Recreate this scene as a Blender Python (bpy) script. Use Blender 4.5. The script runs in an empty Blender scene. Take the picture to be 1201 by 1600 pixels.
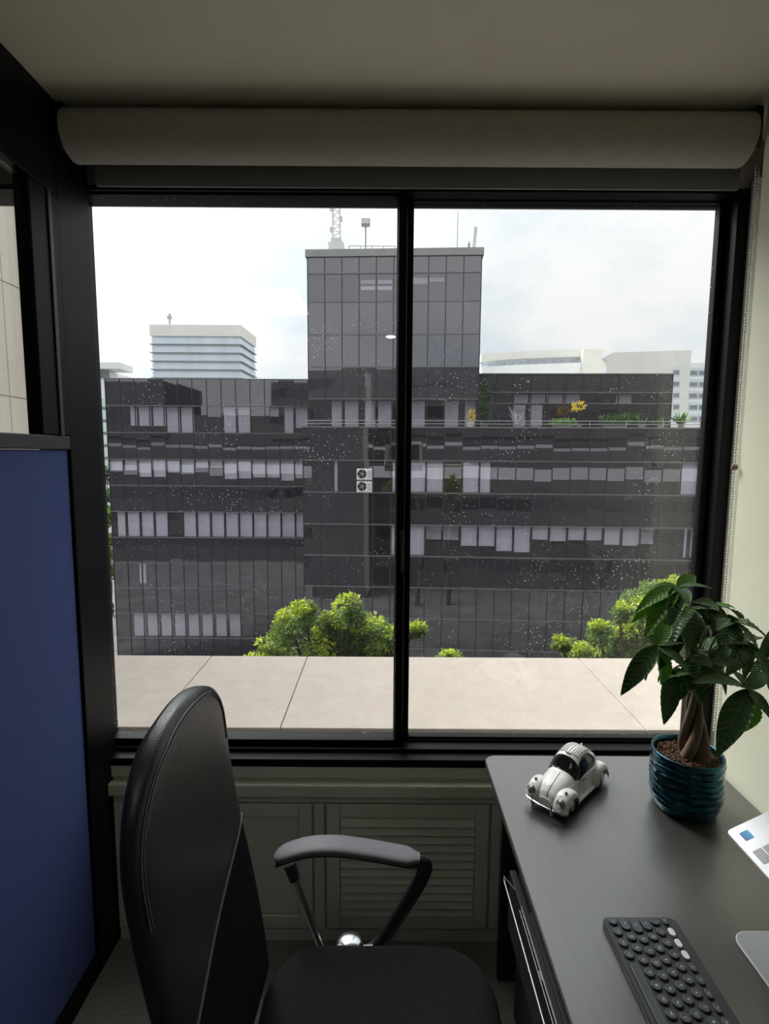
import bpy, bmesh, math, random
from mathutils import Vector, Matrix, Euler
random.seed(7)
C = bpy.context.scene.collection
SC = bpy.context.scene
PI = math.pi

# ------------------------------------------------------------------ camera
CZ = 1.69                       # eye height above the office floor
F_PX, PITCH, ROLL = 836.0, math.radians(6.15), math.radians(0.35)
cam_data = bpy.data.cameras.new('camera')
cam_data.sensor_fit = 'VERTICAL'
cam_data.sensor_height = 24.0
cam_data.lens = F_PX / 1600 * 24.0
cam_data.clip_start, cam_data.clip_end = 0.02, 2000
cam = bpy.data.objects.new('camera', cam_data)
C.objects.link(cam)
CAM_R = Matrix.Rotation(PI/2 - PITCH, 4, 'X') @ Matrix.Rotation(ROLL, 4, 'Z')
cam.matrix_world = Matrix.Translation((0, 0, CZ)) @ CAM_R
SC.camera = cam


def ray(px, py):
    d = CAM_R.to_3x3() @ Vector(((px - 600.5) / F_PX, -(py - 800) / F_PX, -1))
    return d / d.y


def at(px, py, Y):
    """world point on the sight line of a photo pixel at distance Y from the eye's plane"""
    d = ray(px, py) * Y
    return Vector((d.x, d.y, d.z + CZ))


def at_z(px, py, z):
    d = ray(px, py)
    t = (z - CZ) / d.z
    return Vector((d.x * t, t, z))


# ------------------------------------------------------------------ sky, exposure
SC.view_settings.view_transform = 'Standard'
SC.view_settings.look = 'None'
SC.view_settings.exposure = 0.2
SC.view_settings.gamma = 1.0
SC.view_settings.use_curve_mapping = False
world = bpy.data.worlds.new('overcast_sky')
SC.world = world
world.use_nodes = True
nt = world.node_tree
nt.nodes.clear()
wo = nt.nodes.new('ShaderNodeOutputWorld')
bg = nt.nodes.new('ShaderNodeBackground')
tc = nt.nodes.new('ShaderNodeTexCoord')
mp = nt.nodes.new('ShaderNodeMapping')
mp.inputs['Scale'].default_value = (1.0, 1.0, 1.9)
mp.inputs['Location'].default_value = (0.35, 0.1, 0.2)
nz = nt.nodes.new('ShaderNodeTexNoise')
nz.inputs['Scale'].default_value = 2.6
nz.inputs['Detail'].default_value = 7
nz.inputs['Roughness'].default_value = 0.55
cr = nt.nodes.new('ShaderNodeValToRGB')
cr.color_ramp.elements[0].position = 0.36
cr.color_ramp.elements[0].color = (0.72, 0.80, 0.88, 1)
cr.color_ramp.elements[1].position = 0.60
cr.color_ramp.elements[1].color = (1.02, 1.02, 1.02, 1)
sp = nt.nodes.new('ShaderNodeSeparateXYZ')
mr = nt.nodes.new('ShaderNodeMapRange')        # overcast sky: brighter towards the zenith
mr.inputs['From Min'].default_value = 0.0
mr.inputs['From Max'].default_value = 1.0
mr.inputs['To Min'].default_value = 0.82
mr.inputs['To Max'].default_value = 2.7
L = nt.links.new
L(tc.outputs['Generated'], mp.inputs['Vector'])
L(mp.outputs['Vector'], nz.inputs['Vector'])
L(nz.outputs['Fac'], cr.inputs['Fac'])
L(cr.outputs['Color'], bg.inputs['Color'])
L(tc.outputs['Generated'], sp.inputs[0])
zp = nt.nodes.new('ShaderNodeMath')
zp.operation = 'POWER'
zp.inputs[1].default_value = 2.6
zm = nt.nodes.new('ShaderNodeMath')
zm.operation = 'MAXIMUM'
zm.inputs[1].default_value = 0.0
L(sp.outputs['Z'], zm.inputs[0])
L(zm.outputs[0], zp.inputs[0])
L(zp.outputs[0], mr.inputs['Value'])
# hazy sun behind the cloud, high up on the left in front of the window
SUN = Vector((-0.60, 0.50, 0.74)).normalized()
dt = nt.nodes.new('ShaderNodeVectorMath')
dt.operation = 'DOT_PRODUCT'
dt.inputs[1].default_value = SUN
L(tc.outputs['Generated'], dt.inputs[0])
gm = nt.nodes.new('ShaderNodeMath')
gm.operation = 'MAXIMUM'
gm.inputs[1].default_value = 0.0
gp = nt.nodes.new('ShaderNodeMath')
gp.operation = 'POWER'
gp.inputs[1].default_value = 7.0
ga = nt.nodes.new('ShaderNodeMath')
ga.operation = 'MULTIPLY_ADD'
ga.inputs[1].default_value = 2.2
L(dt.outputs['Value'], gm.inputs[0])
L(gm.outputs[0], gp.inputs[0])
L(gp.outputs[0], ga.inputs[0])
L(mr.outputs['Result'], ga.inputs[2])
L(ga.outputs[0], bg.inputs['Strength'])
sun_data = bpy.data.lights.new('hazy_sun', 'SUN')
sun_data.energy = 8.0
sun_data.angle = math.radians(42)
sun_data.color = (1.0, 0.97, 0.92)
sun = bpy.data.objects.new('hazy_sun', sun_data)
C.objects.link(sun)
sun.rotation_euler = SUN.to_track_quat('Z', 'Y').to_euler()
L(bg.outputs[0], wo.inputs['Surface'])


# ------------------------------------------------------------------ materials
def mat(name, col, rough=0.6, metal=0.0, noise=0.0, nscale=20, bump=0.0, bscale=200, spec=0.5,
        stretch=None, emit=None, trans=0.0, coat=0.0):
    m = bpy.data.materials.new(name)
    m.use_nodes = True
    n = m.node_tree.nodes
    lk = m.node_tree.links.new
    b = n['Principled BSDF']
    b.inputs['Base Color'].default_value = (*col, 1)
    b.inputs['Roughness'].default_value = rough
    b.inputs['Metallic'].default_value = metal
    b.inputs['Specular IOR Level'].default_value = spec
    b.inputs['Coat Weight'].default_value = coat
    t = None
    if noise or bump:
        tcn = n.new('ShaderNodeTexCoord')
        mpn = n.new('ShaderNodeMapping')
        if stretch:
            mpn.inputs['Scale'].default_value = stretch
        lk(tcn.outputs['Object'], mpn.inputs['Vector'])
        t = mpn.outputs['Vector']
    if noise:
        nn = n.new('ShaderNodeTexNoise')
        nn.inputs['Scale'].default_value = nscale
        nn.inputs['Detail'].default_value = 5
        lk(t, nn.inputs['Vector'])
        r = n.new('ShaderNodeValToRGB')
        r.color_ramp.elements[0].position = 0.3
        r.color_ramp.elements[1].position = 0.7
        r.color_ramp.elements[0].color = (*[max(0, c * (1 - noise)) for c in col], 1)
        r.color_ramp.elements[1].color = (*[min(1, c * (1 + noise)) for c in col], 1)
        lk(nn.outputs['Fac'], r.inputs['Fac'])
        lk(r.outputs['Color'], b.inputs['Base Color'])
    if bump:
        nb = n.new('ShaderNodeTexNoise')
        nb.inputs['Scale'].default_value = bscale
        nb.inputs['Detail'].default_value = 3
        lk(t, nb.inputs['Vector'])
        bp = n.new('ShaderNodeBump')
        bp.inputs['Strength'].default_value = bump
        bp.inputs['Distance'].default_value = 0.002
        lk(nb.outputs['Fac'], bp.inputs['Height'])
        lk(bp.outputs['Normal'], b.inputs['Normal'])
    if emit:
        b.inputs['Emission Color'].default_value = (*emit[:3], 1)
        b.inputs['Emission Strength'].default_value = emit[3]
    if trans:
        # thin leaf: part of the light comes through
        tr = n.new('ShaderNodeBsdfTranslucent')
        tr.inputs['Color'].default_value = (col[0] * 1.8, col[1] * 1.6, col[2] * 0.6, 1)
        mx = n.new('ShaderNodeMixShader')
        mx.inputs['Fac'].default_value = trans
        out = n['Material Output']
        lk(b.outputs[0], mx.inputs[1])
        lk(tr.outputs[0], mx.inputs[2])
        lk(mx.outputs[0], out.inputs['Surface'])
    return m


def glass_mat(name, tint, refl, rough=0.01, refl_col=(1, 1, 1), dust=0.0, film=0.0, fresnel=False, solid=None):
    """thin sheet of glass: tinted see-through (or a solid dark body) under a mirror-like coating"""
    m = bpy.data.materials.new(name)
    m.use_nodes = True
    n = m.node_tree.nodes
    lk = m.node_tree.links.new
    n.clear()
    out = n.new('ShaderNodeOutputMaterial')
    if solid:
        a = n.new('ShaderNodeBsdfDiffuse')
        a.inputs['Color'].default_value = (*solid, 1)
    else:
        a = n.new('ShaderNodeBsdfTransparent')
        a.inputs['Color'].default_value = (*tint, 1)
    g = n.new('ShaderNodeBsdfGlossy')
    g.inputs['Roughness'].default_value = rough
    g.inputs['Color'].default_value = (*refl_col, 1)
    mx = n.new('ShaderNodeMixShader')
    if fresnel:
        # Schlick reflectance, the same from both faces of the sheet
        lw = n.new('ShaderNodeLayerWeight')
        lw.inputs['Blend'].default_value = 0.5
        pw = n.new('ShaderNodeMath')
        pw.operation = 'POWER'
        pw.inputs[1].default_value = 5.0
        ml = n.new('ShaderNodeMath')
        ml.operation = 'MULTIPLY_ADD'
        ml.inputs[1].default_value = 0.9
        ml.inputs[2].default_value = 0.025
        lk(lw.outputs['Facing'], pw.inputs[0])
        lk(pw.outputs[0], ml.inputs[0])
        lk(ml.outputs[0], mx.inputs['Fac'])
    else:
        mx.inputs['Fac'].default_value = refl
    lk(a.outputs[0], mx.inputs[1])
    lk(g.outputs[0], mx.inputs[2])
    last = mx.outputs[0]
    if dust or film:
        tcn = n.new('ShaderNodeTexCoord')
        v = n.new('ShaderNodeTexVoronoi')
        v.inputs['Scale'].default_value = 75
        nzz = n.new('ShaderNodeTexNoise')
        nzz.inputs['Scale'].default_value = 5
        lk(tcn.outputs['Object'], v.inputs['Vector'])
        lk(tcn.outputs['Object'], nzz.inputs['Vector'])
        th = n.new('ShaderNodeMath')
        th.operation = 'MULTIPLY_ADD'           # specks are larger where the noise is high
        th.inputs[1].default_value = 0.34
        th.inputs[2].default_value = -0.085
        lk(nzz.outputs['Fac'], th.inputs[0])
        lt = n.new('ShaderNodeMath')
        lt.operation = 'LESS_THAN'
        lk(v.outputs['Distance'], lt.inputs[0])
        lk(th.outputs[0], lt.inputs[1])
        ma = n.new('ShaderNodeMath')
        ma.operation = 'MULTIPLY_ADD'
        ma.inputs[1].default_value = dust
        ma.inputs[2].default_value = film
        lk(lt.outputs[0], ma.inputs[0])
        d = n.new('ShaderNodeBsdfTranslucent')
        d.inputs['Color'].default_value = (0.8, 0.78, 0.75, 1)
        m2 = n.new('ShaderNodeMixShader')
        lk(ma.outputs[0], m2.inputs['Fac'])
        lk(last, m2.inputs[1])
        lk(d.outputs[0], m2.inputs[2])
        last = m2.outputs[0]
    lk(last, out.inputs['Surface'])
    return m


M = {
    'ceiling': mat('ceiling_paint', (0.78, 0.73, 0.60), 0.9, noise=0.03, nscale=3, bump=0.1, bscale=120),
    'wall': mat('pale_green_wall_paint', (0.84, 0.85, 0.68), 0.75, noise=0.03, nscale=4, bump=0.1, bscale=150),
    'lintel': mat('grey_wall_paint', (0.42, 0.40, 0.36), 0.8, noise=0.04, nscale=4),
    'cabinet': mat('cream_cabinet_paint', (0.74, 0.74, 0.60), 0.5, noise=0.04, nscale=5),
    'carpet': mat('grey_carpet', (0.22, 0.21, 0.18), 1.0, noise=0.25, nscale=120, bump=0.6, bscale=500),
    'frame': mat('black_aluminium', (0.005, 0.0045, 0.006), 0.42, noise=0.2, nscale=6, spec=0.13),
    'frame_edge': mat('dark_grey_aluminium', (0.030, 0.029, 0.032), 0.4, metal=0.1, noise=0.1, nscale=6),
    'blue': mat('blue_partition_fabric', (0.075, 0.105, 0.30), 0.95, noise=0.16, nscale=260, bump=0.5, bscale=700),
    'white_trim': mat('white_trim', (0.80, 0.80, 0.76), 0.5, noise=0.02),
    'blind': mat('blind_fabric', (0.40, 0.38, 0.33), 0.85, noise=0.05, nscale=40, bump=0.2, bscale=500),
    'hem': mat('blind_hem_grey', (0.20, 0.19, 0.19), 0.7, noise=0.05, nscale=30),
    'bead': mat('white_bead', (0.75, 0.74, 0.70), 0.4, noise=0.02),
    'brown': mat('brown_plastic', (0.16, 0.10, 0.06), 0.4, noise=0.1),
    'glass': glass_mat('window_glass', (0.97, 0.98, 0.975), 0.0, fresnel=True, dust=0.35, film=0.004),
    'glass2': glass_mat('partition_glass', (0.93, 0.95, 0.94), 0.0, fresnel=True),
    'concrete': mat('pale_concrete', (0.43, 0.375, 0.325), 0.9, noise=0.05, nscale=14, bump=0.5, bscale=160),
    'leather': mat('black_leather', (0.020, 0.021, 0.023), 0.36, noise=0.2, nscale=60, bump=0.25, bscale=330),
    'thread': mat('grey_thread', (0.16, 0.16, 0.18), 0.5, noise=0.1),
    'mesh_fabric': mat('black_mesh_fabric', (0.010, 0.009, 0.011), 0.95, noise=0.3, nscale=300, bump=0.6, bscale=900, spec=0.1),
    'seat_fabric': mat('black_seat_fabric', (0.014, 0.013, 0.015), 0.92, noise=0.3, nscale=280, bump=0.6, bscale=800, spec=0.15),
    'plastic': mat('black_plastic', (0.030, 0.030, 0.034), 0.45, noise=0.1, nscale=40, bump=0.15, bscale=600),
    'armpad': mat('grey_arm_pad', (0.14, 0.14, 0.16), 0.50, noise=0.06, nscale=60, bump=0.3, bscale=900),
    'chrome': mat('chrome', (0.62, 0.62, 0.64), 0.22, metal=1.0, noise=0.02),
    'desk': None,
    'desk_edge': mat('desk_edge_band', (0.06, 0.055, 0.055), 0.3, noise=0.1, nscale=30),
    'desk_under': mat('black_board', (0.015, 0.014, 0.014), 0.6, noise=0.2, nscale=30),
    'steel': mat('brushed_steel', (0.28, 0.27, 0.27), 0.5, metal=1.0, noise=0.05, nscale=40, stretch=(1, 30, 30)),
    'car_white': mat('white_car_paint', (0.78, 0.77, 0.75), 0.28, noise=0.02, coat=0.4),
    'car_glass': mat('black_car_window', (0.008, 0.008, 0.010), 0.15, noise=0.1),
    'rubber': mat('black_rubber', (0.012, 0.012, 0.012), 0.8, noise=0.2),
    'lens': mat('headlight_glass', (0.35, 0.35, 0.36), 0.12, metal=0.5, noise=0.05),
    'pot': None,
    'soil': mat('bark_soil', (0.085, 0.045, 0.025), 1.0, noise=0.6, nscale=90, bump=1.0, bscale=150),
    'bark': mat('braided_trunk_bark', (0.15, 0.10, 0.062), 0.85, noise=0.35, nscale=30, bump=0.8, bscale=60, stretch=(1, 1, 0.2)),
    'leaf': mat('money_tree_leaf', (0.045, 0.120, 0.030), 0.36, noise=0.35, nscale=25, trans=0.30),
    'leaf_light': mat('pale_money_tree_leaf', (0.13, 0.30, 0.035), 0.40, noise=0.25, nscale=25, trans=0.5),  # paler, more translucent green for some leaflets
    'petiole': mat('green_leaf_stalk', (0.07, 0.12, 0.035), 0.5, noise=0.15),
    'kb': mat('dark_keyboard_plastic', (0.030, 0.034, 0.042), 0.5, noise=0.06),
    'key': mat('graphite_key', (0.060, 0.066, 0.078), 0.42, noise=0.05),
    'key_white': mat('white_key', (0.80, 0.80, 0.80), 0.45, noise=0.02),
    'legend': mat('key_print', (0.75, 0.76, 0.78), 0.6, noise=0.02),
    'silver': mat('silver_aluminium', (0.74, 0.76, 0.80), 0.42, metal=0.35, noise=0.02, nscale=60),
    'grey_alu': mat('grey_aluminium', (0.40, 0.42, 0.44), 0.5, metal=0.5, noise=0.03, nscale=60),
    'silver_key': mat('silver_laptop_key', (0.50, 0.51, 0.53), 0.5, noise=0.03),
    'sticker': None,
    'black': mat('matt_black', (0.01, 0.01, 0.01), 0.8, noise=0.1),
    # outside
    'spandrel': glass_mat('dark_spandrel_glass', None, 0.17, rough=0.03, refl_col=(0.95, 0.93, 1.0), solid=(0.016, 0.015, 0.020)),
    'b_window': glass_mat('tinted_window_glass', (0.90, 0.89, 0.92), 0.11, rough=0.01, refl_col=(0.95, 0.93, 1.0)),
    'tower_glass': glass_mat('tower_glass', None, 0.185, rough=0.03, refl_col=(0.93, 0.91, 0.97), solid=(0.04, 0.038, 0.044)),
    'mullion': mat('dark_mullion', (0.035, 0.034, 0.038), 0.5, noise=0.15, nscale=3),
    'ledge_metal': mat('pale_ledge_metal', (0.16, 0.155, 0.165), 0.5, noise=0.15, nscale=3),
    'core': mat('dark_interior', (0.045, 0.042, 0.042), 0.9, noise=0.5, nscale=0.6),
    'fascia': mat('dark_fascia', (0.035, 0.034, 0.038), 0.6, noise=0.25, nscale=2.5),
    'b_blind': mat('pale_office_blind', (0.88, 0.88, 0.90), 0.8, noise=0.05, nscale=2),
    'roof_cap': mat('grey_roof_cap', (0.30, 0.30, 0.29), 0.8, noise=0.1, nscale=2),
    'white_metal': mat('pale_metal', (0.62, 0.62, 0.60), 0.5, noise=0.05),
    'grey_metal': mat('grey_metal', (0.30, 0.30, 0.31), 0.5, noise=0.05),
    'ac_white': mat('ac_white', (0.80, 0.80, 0.77), 0.5, noise=0.04, nscale=5),
    'cream': mat('cream_render', (0.72, 0.71, 0.65), 0.85, noise=0.05, nscale=0.3),
    'pale_white': mat('white_render', (0.80, 0.81, 0.80), 0.85, noise=0.04, nscale=0.3),
    'pale_glass': mat('pale_blue_glass_band', (0.60, 0.66, 0.73), 0.3, noise=0.08, nscale=0.25, stretch=(1, 1, 0.2)),
    'green_glass': mat('pale_green_glass_band', (0.60, 0.70, 0.66), 0.3, noise=0.08, nscale=0.3),
    'slot': mat('grey_slot', (0.22, 0.23, 0.25), 0.7, noise=0.15, nscale=0.5),
    'beige': mat('beige_cladding', (0.93, 0.77, 0.66), 0.8, noise=0.04, nscale=1.2),
    'facade': mat('own_facade', (0.055, 0.052, 0.058), 0.8, noise=0.2, nscale=0.35),
    'street': mat('asphalt', (0.10, 0.10, 0.10), 0.95, noise=0.3, nscale=0.6),
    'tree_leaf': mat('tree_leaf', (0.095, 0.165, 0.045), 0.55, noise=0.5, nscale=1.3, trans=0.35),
    'tree_tip': mat('yellow_green_tree_leaf', (0.27, 0.36, 0.045), 0.55, noise=0.3, nscale=2, trans=0.4),
    'tree_leaf_dark': mat('dark_tree_leaf', (0.045, 0.10, 0.028), 0.6, noise=0.5, nscale=1.0, trans=0.25),
    'trunk': mat('tree_bark', (0.05, 0.042, 0.034), 0.9, noise=0.4, nscale=4, bump=0.8, bscale=12),
    'cypress': mat('cypress_leaf', (0.06, 0.11, 0.05), 0.7, noise=0.4, nscale=4, trans=0.1),
    'agave': mat('terrace_green_leaf', (0.13, 0.27, 0.06), 0.5, noise=0.3, nscale=4, trans=0.3),
    'yellow_leaf': mat('yellow_leaf', (0.75, 0.62, 0.06), 0.5, noise=0.2, nscale=6, trans=0.3),
    'bare': mat('pale_bare_twig', (0.55, 0.53, 0.50), 0.8, noise=0.1, nscale=6),
    'fill_glow': mat('fill_panel_glow', (0.9, 0.9, 0.9), 0.5, emit=(1.0, 0.96, 0.88, 3.0)),  # emitter of the added fill panel
    'lamp': mat('lamp_lens', (0.9, 0.9, 0.85), 0.4, emit=(1, 0.97, 0.9, 1.6)),
}


def desk_material():
    m = mat('dark_wood_laminate', (0.046, 0.042, 0.040), 0.34, noise=0.16, nscale=7, stretch=(9, 0.6, 9), bump=0.04, bscale=60, spec=1.0, coat=0.8)
    m.node_tree.nodes['Principled BSDF'].inputs['Coat Roughness'].default_value = 0.28
    return m


def pot_material():
    m = mat('glazed_teal_pot', (0.022, 0.085, 0.115), 0.13, metal=0.9, noise=0.3, nscale=9, stretch=(1, 1, 7))
    return m


def sticker_material():
    m = bpy.data.materials.new('blue_sticker')
    m.use_nodes = True
    n = m.node_tree.nodes
    lk = m.node_tree.links.new
    b = n['Principled BSDF']
    b.inputs['Roughness'].default_value = 0.35
    t = n.new('ShaderNodeTexCoord')
    g = n.new('ShaderNodeTexGradient')
    r = n.new('ShaderNodeValToRGB')
    r.color_ramp.elements[0].color = (0.0, 0.09, 0.50, 1)
    r.color_ramp.elements[1].color = (0.0, 0.50, 0.85, 1)
    lk(t.outputs['Generated'], g.inputs[0])
    lk(g.outputs[0], r.inputs[0])
    lk(r.outputs[0], b.inputs['Base Color'])
    return m


def vein(m):
    """side veins of a leaflet: paler lines running out from the midrib"""
    n = m.node_tree.nodes
    lk = m.node_tree.links.new
    b = n['Principled BSDF']
    src = b.inputs['Base Color'].links[0].from_socket
    t = n.new('ShaderNodeTexCoord')
    sx = n.new('ShaderNodeSeparateXYZ')
    lk(t.outputs['Object'], sx.inputs[0])

    def math_(op, a, c, k=None):
        q = n.new('ShaderNodeMath')
        q.operation = op
        for i, v in enumerate((a, c, k)):
            if v is None:
                continue
            if isinstance(v, (int, float)):
                q.inputs[i].default_value = v
            else:
                lk(v, q.inputs[i])
        return q.outputs[0]
    ay = math_('ABSOLUTE', sx.outputs['Y'], None)
    ph_ = math_('MULTIPLY_ADD', sx.outputs['X'], 68.0, math_('MULTIPLY', ay, -85.0))
    w_ = math_('POWER', math_('MULTIPLY_ADD', math_('SINE', ph_, None), 0.5, 0.5), 5.0)
    rib = math_('LESS_THAN', ay, 0.006)
    f_ = math_('MULTIPLY', math_('MAXIMUM', w_, rib), 0.65)
    mx = n.new('ShaderNodeMixRGB')
    mx.inputs['Color2'].default_value = (0.16, 0.26, 0.11, 1)
    lk(f_, mx.inputs['Fac'])
    lk(src, mx.inputs['Color1'])
    lk(mx.outputs[0], b.inputs['Base Color'])
    bp = n.new('ShaderNodeBump')
    bp.inputs['Strength'].default_value = 0.6
    bp.inputs['Distance'].default_value = 0.004
    lk(math_('SUBTRACT', 1.0, w_), bp.inputs['Height'])
    lk(bp.outputs[0], b.inputs['Normal'])


vein(M['leaf'])
vein(M['leaf_light'])
M['desk'] = desk_material()
M['pot'] = pot_material()
M['sticker'] = sticker_material()


# ------------------------------------------------------------------ mesh helpers
class MB:
    def __init__(self):
        self.bm = bmesh.new()

    def box(self, x0, x1, y0, y1, z0, z1, bevel=0.0, seg=2, rot=None, pivot=None):
        r = bmesh.ops.create_cube(self.bm, size=1)
        vs = r['verts']
        for v in vs:
            v.co = Vector(((x0 + x1) / 2 + v.co.x * (x1 - x0), (y0 + y1) / 2 + v.co.y * (y1 - y0), (z0 + z1) / 2 + v.co.z * (z1 - z0)))
        if bevel:
            es = list({e for v in vs for e in v.link_edges})
            o = bmesh.ops.bevel(self.bm, geom=es, offset=bevel, segments=seg, profile=0.5, affect='EDGES')
            vs = list({v for f in o['faces'] for v in f.verts} | {v for v in vs if v.is_valid})
        if rot is not None:
            p = Vector(pivot) if pivot else Vector(((x0 + x1) / 2, (y0 + y1) / 2, (z0 + z1) / 2))
            for v in vs:
                v.co = p + rot @ (v.co - p)
        return self

    def rings(self, rings, close=True, cap=True):
        """skin a list of rings (lists of points)"""
        R = [[self.bm.verts.new(p) for p in ring] for ring in rings]
        n = len(R[0])
        for a, b in zip(R, R[1:]):
            for i in range(n if close else n - 1):
                j = (i + 1) % n
                self.bm.faces.new((a[i], a[j], b[j], b[i]))
        if cap and close:
            self.bm.faces.new(list(reversed(R[0])))
            self.bm.faces.new(R[-1])
        return self

    def tube(self, pts, rad, n=8, flat=1.0, up=(0, 0, 1)):
        pts = [Vector(p) for p in pts]
        rs = rad if isinstance(rad, (list, tuple)) else [rad] * len(pts)
        rings = []
        upv = Vector(up)
        for i, p in enumerate(pts):
            d = (pts[min(i + 1, len(pts) - 1)] - pts[max(i - 1, 0)]).normalized()
            a = d.cross(upv)
            if a.length < 1e-3:
                a = d.cross(Vector((1, 0, 0)))
            a.normalize()
            b = a.cross(d).normalized()
            rings.append([p + a * rs[i] * math.cos(t) + b * rs[i] * flat * math.sin(t) for t in [2 * PI * k / n for k in range(n)]])
        return self.rings(rings)

    def cyl(self, c, r, h, n=24, axis='z', r2=None, bevel=0.0):
        r2 = r if r2 is None else r2
        prof = [(r, 0), (r2, h)] if not bevel else [(r - bevel, 0), (r, bevel), (r2, h - bevel), (r2 - bevel, h)]
        c = Vector(c)
        rings = []
        for (rr, hh) in prof:
            ring = []
            for k in range(n):
                t = 2 * PI * k / n
                q = (rr * math.cos(t), rr * math.sin(t), hh)
                if axis == 'x':
                    q = (q[2], q[0], q[1])
                elif axis == 'y':
                    q = (q[1], q[2], q[0])
                ring.append(c + Vector(q))
            rings.append(ring)
        return self.rings(rings)

    def lathe(self, prof, c=(0, 0, 0), n=40, cap=True):
        c = Vector(c)
        return self.rings([[c + Vector((r * math.cos(2 * PI * k / n), r * math.sin(2 * PI * k / n), z)) for k in range(n)] for r, z in prof], cap=cap)

    def ball(self, c, r, sx=1, sy=1, sz=1, u=12, v=8):
        o = bmesh.ops.create_uvsphere(self.bm, u_segments=u, v_segments=v, radius=r)
        for w in o['verts']:
            w.co = Vector((w.co.x * sx, w.co.y * sy, w.co.z * sz)) + Vector(c)
        return self

    def prism(self, poly, z0, z1, bevel=0.0):
        """poly: list of (x, y); extruded from z0 to z1"""
        a = [Vector((x, y, z0)) for x, y in poly]
        b = [Vector((x, y, z1)) for x, y in poly]
        if bevel:
            cx = sum(x for x, y in poly) / len(poly)
            cy = sum(y for x, y in poly) / len(poly)

            def sh(p):
                d = Vector((cx - p.x, cy - p.y, 0))
                return p + d.normalized() * bevel
            return self.rings([[sh(p) for p in a], [p + Vector((0, 0, bevel)) for p in a], [p - Vector((0, 0, bevel)) for p in b], [sh(p) for p in b]])
        return self.rings([a, b])

    def quads(self, verts, faces):
        vs = [self.bm.verts.new(v) for v in verts]
        for f in faces:
            self.bm.faces.new([vs[i] for i in f])
        return self

    def xf(self, mtx):
        bmesh.ops.transform(self.bm, matrix=mtx, verts=self.bm.verts)
        return self

    def build(self, name, m, parent=None, smooth=False, subsurf=0, angle=40):
        bmesh.ops.recalc_face_normals(self.bm, faces=self.bm.faces)
        me = bpy.data.meshes.new(name)
        self.bm.to_mesh(me)
        self.bm.free()
        return link(name, me, m, parent, smooth, subsurf, angle)


def link(name, me, m, parent=None, smooth=False, subsurf=0, angle=40):
    if not me.materials:
        me.materials.append(m)
    if smooth:
        me.polygons.foreach_set('use_smooth', [True] * len(me.polygons))
        try:
            me.set_sharp_from_angle(angle=math.radians(angle))
        except Exception:
            pass
    o = bpy.data.objects.new(name, me)
    C.objects.link(o)
    if parent:
        o.parent = parent
        o.matrix_parent_inverse = Matrix.Identity(4)
        # part meshes are written in world coordinates unless the parent's frame is local
        if parent.get('_world'):
            o.location = -Vector(parent['_world'])
            o['_world'] = (0.0, 0.0, 0.0)
    if subsurf:
        s = o.modifiers.new('subdivision', 'SUBSURF')
        s.levels = s.render_levels = subsurf
    return o


def rounded(x0, x1, y0, y1, r, n=6):
    pts = []
    for cx, cy, a in ((x1 - r, y1 - r, 0), (x0 + r, y1 - r, PI / 2), (x0 + r, y0 + r, PI), (x1 - r, y0 + r, 1.5 * PI)):
        for k in range(n + 1):
            t = a + PI / 2 * k / n
            pts.append((cx + r * math.cos(t), cy + r * math.sin(t)))
    return pts


def thing(name, label, cat, loc=(0, 0, 0), group=None, rotz=0, world_parts=True):
    """an Empty at the thing's base; with world_parts its part meshes are written in world coordinates"""
    o = bpy.data.objects.new(name, None)
    C.objects.link(o)
    o.location = loc
    o.rotation_euler = (0, 0, rotz)
    o.empty_display_size = 0.05
    tag(o, label, cat, group)
    if world_parts and not rotz:
        o['_world'] = tuple(float(v) for v in loc)
    return o


def tag(o, label, cat, group=None):
    o['label'] = label
    o['category'] = cat
    if group:
        o['group'] = group
    return o


def struct(o, label=None):
    o['kind'] = 'structure'
    if label:
        o['label'] = label
    return o


def sroot(name, loc=(0, 0, 0)):
    o = bpy.data.objects.new(name, None)
    C.objects.link(o)
    o.location = loc
    o.empty_display_size = 0.05
    o['kind'] = 'structure'
    o['_world'] = tuple(float(v) for v in loc)
    return o


def stuff(o):
    o['kind'] = 'stuff'
    return o


def smooth_path(pts, n=6):
    """Catmull-Rom through the points"""
    P = [Vector(p) for p in pts]
    out = []
    for i in range(len(P) - 1):
        p0, p1, p2, p3 = P[max(i - 1, 0)], P[i], P[i + 1], P[min(i + 2, len(P) - 1)]
        for k in range(n):
            t = k / n
            out.append(0.5 * ((2 * p1) + (p2 - p0) * t + (2 * p0 - 5 * p1 + 4 * p2 - p3) * t * t + (3 * p1 - p0 - 3 * p2 + p3) * t ** 3))
    out.append(P[-1])
    return out


# ================================================================== ROOM SHELL
CEIL = 2.657
XR = 1.036           # right wall, ending in a return before the window
XO = 1.16            # reveal beyond that return
YR = 1.567
YW = 1.76            # inner face of the window wall
XP = -0.92           # office face of the partition
XL, YB = -2.6, -2.6  # far side of the neighbouring bay, back of the room

struct(MB().box(XL - 0.1, XO + 0.1, YB - 0.1, YW + 0.16, -0.12, 0).build('floor', M['carpet']), 'dark grey office carpet floor')
struct(MB().box(XL - 0.1, XO + 0.1, YB - 0.1, YW + 0.16, CEIL, CEIL + 0.12).build('ceiling', M['ceiling']), 'plain beige painted ceiling')
struct(MB().box(XR, XO + 0.1, YB, YR, 0, CEIL).box(XO, XO + 0.1, YR, YW, 0, CEIL).build('wall_right', M['wall']), 'pale green painted wall on the right')
struct(MB().box(XL - 0.1, XL, YB, YW, 0, CEIL).build('wall_left', M['wall']))
struct(MB().box(XL, XR, YB - 0.1, YB, 0, CEIL).build('wall_back', M['wall']))

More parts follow.
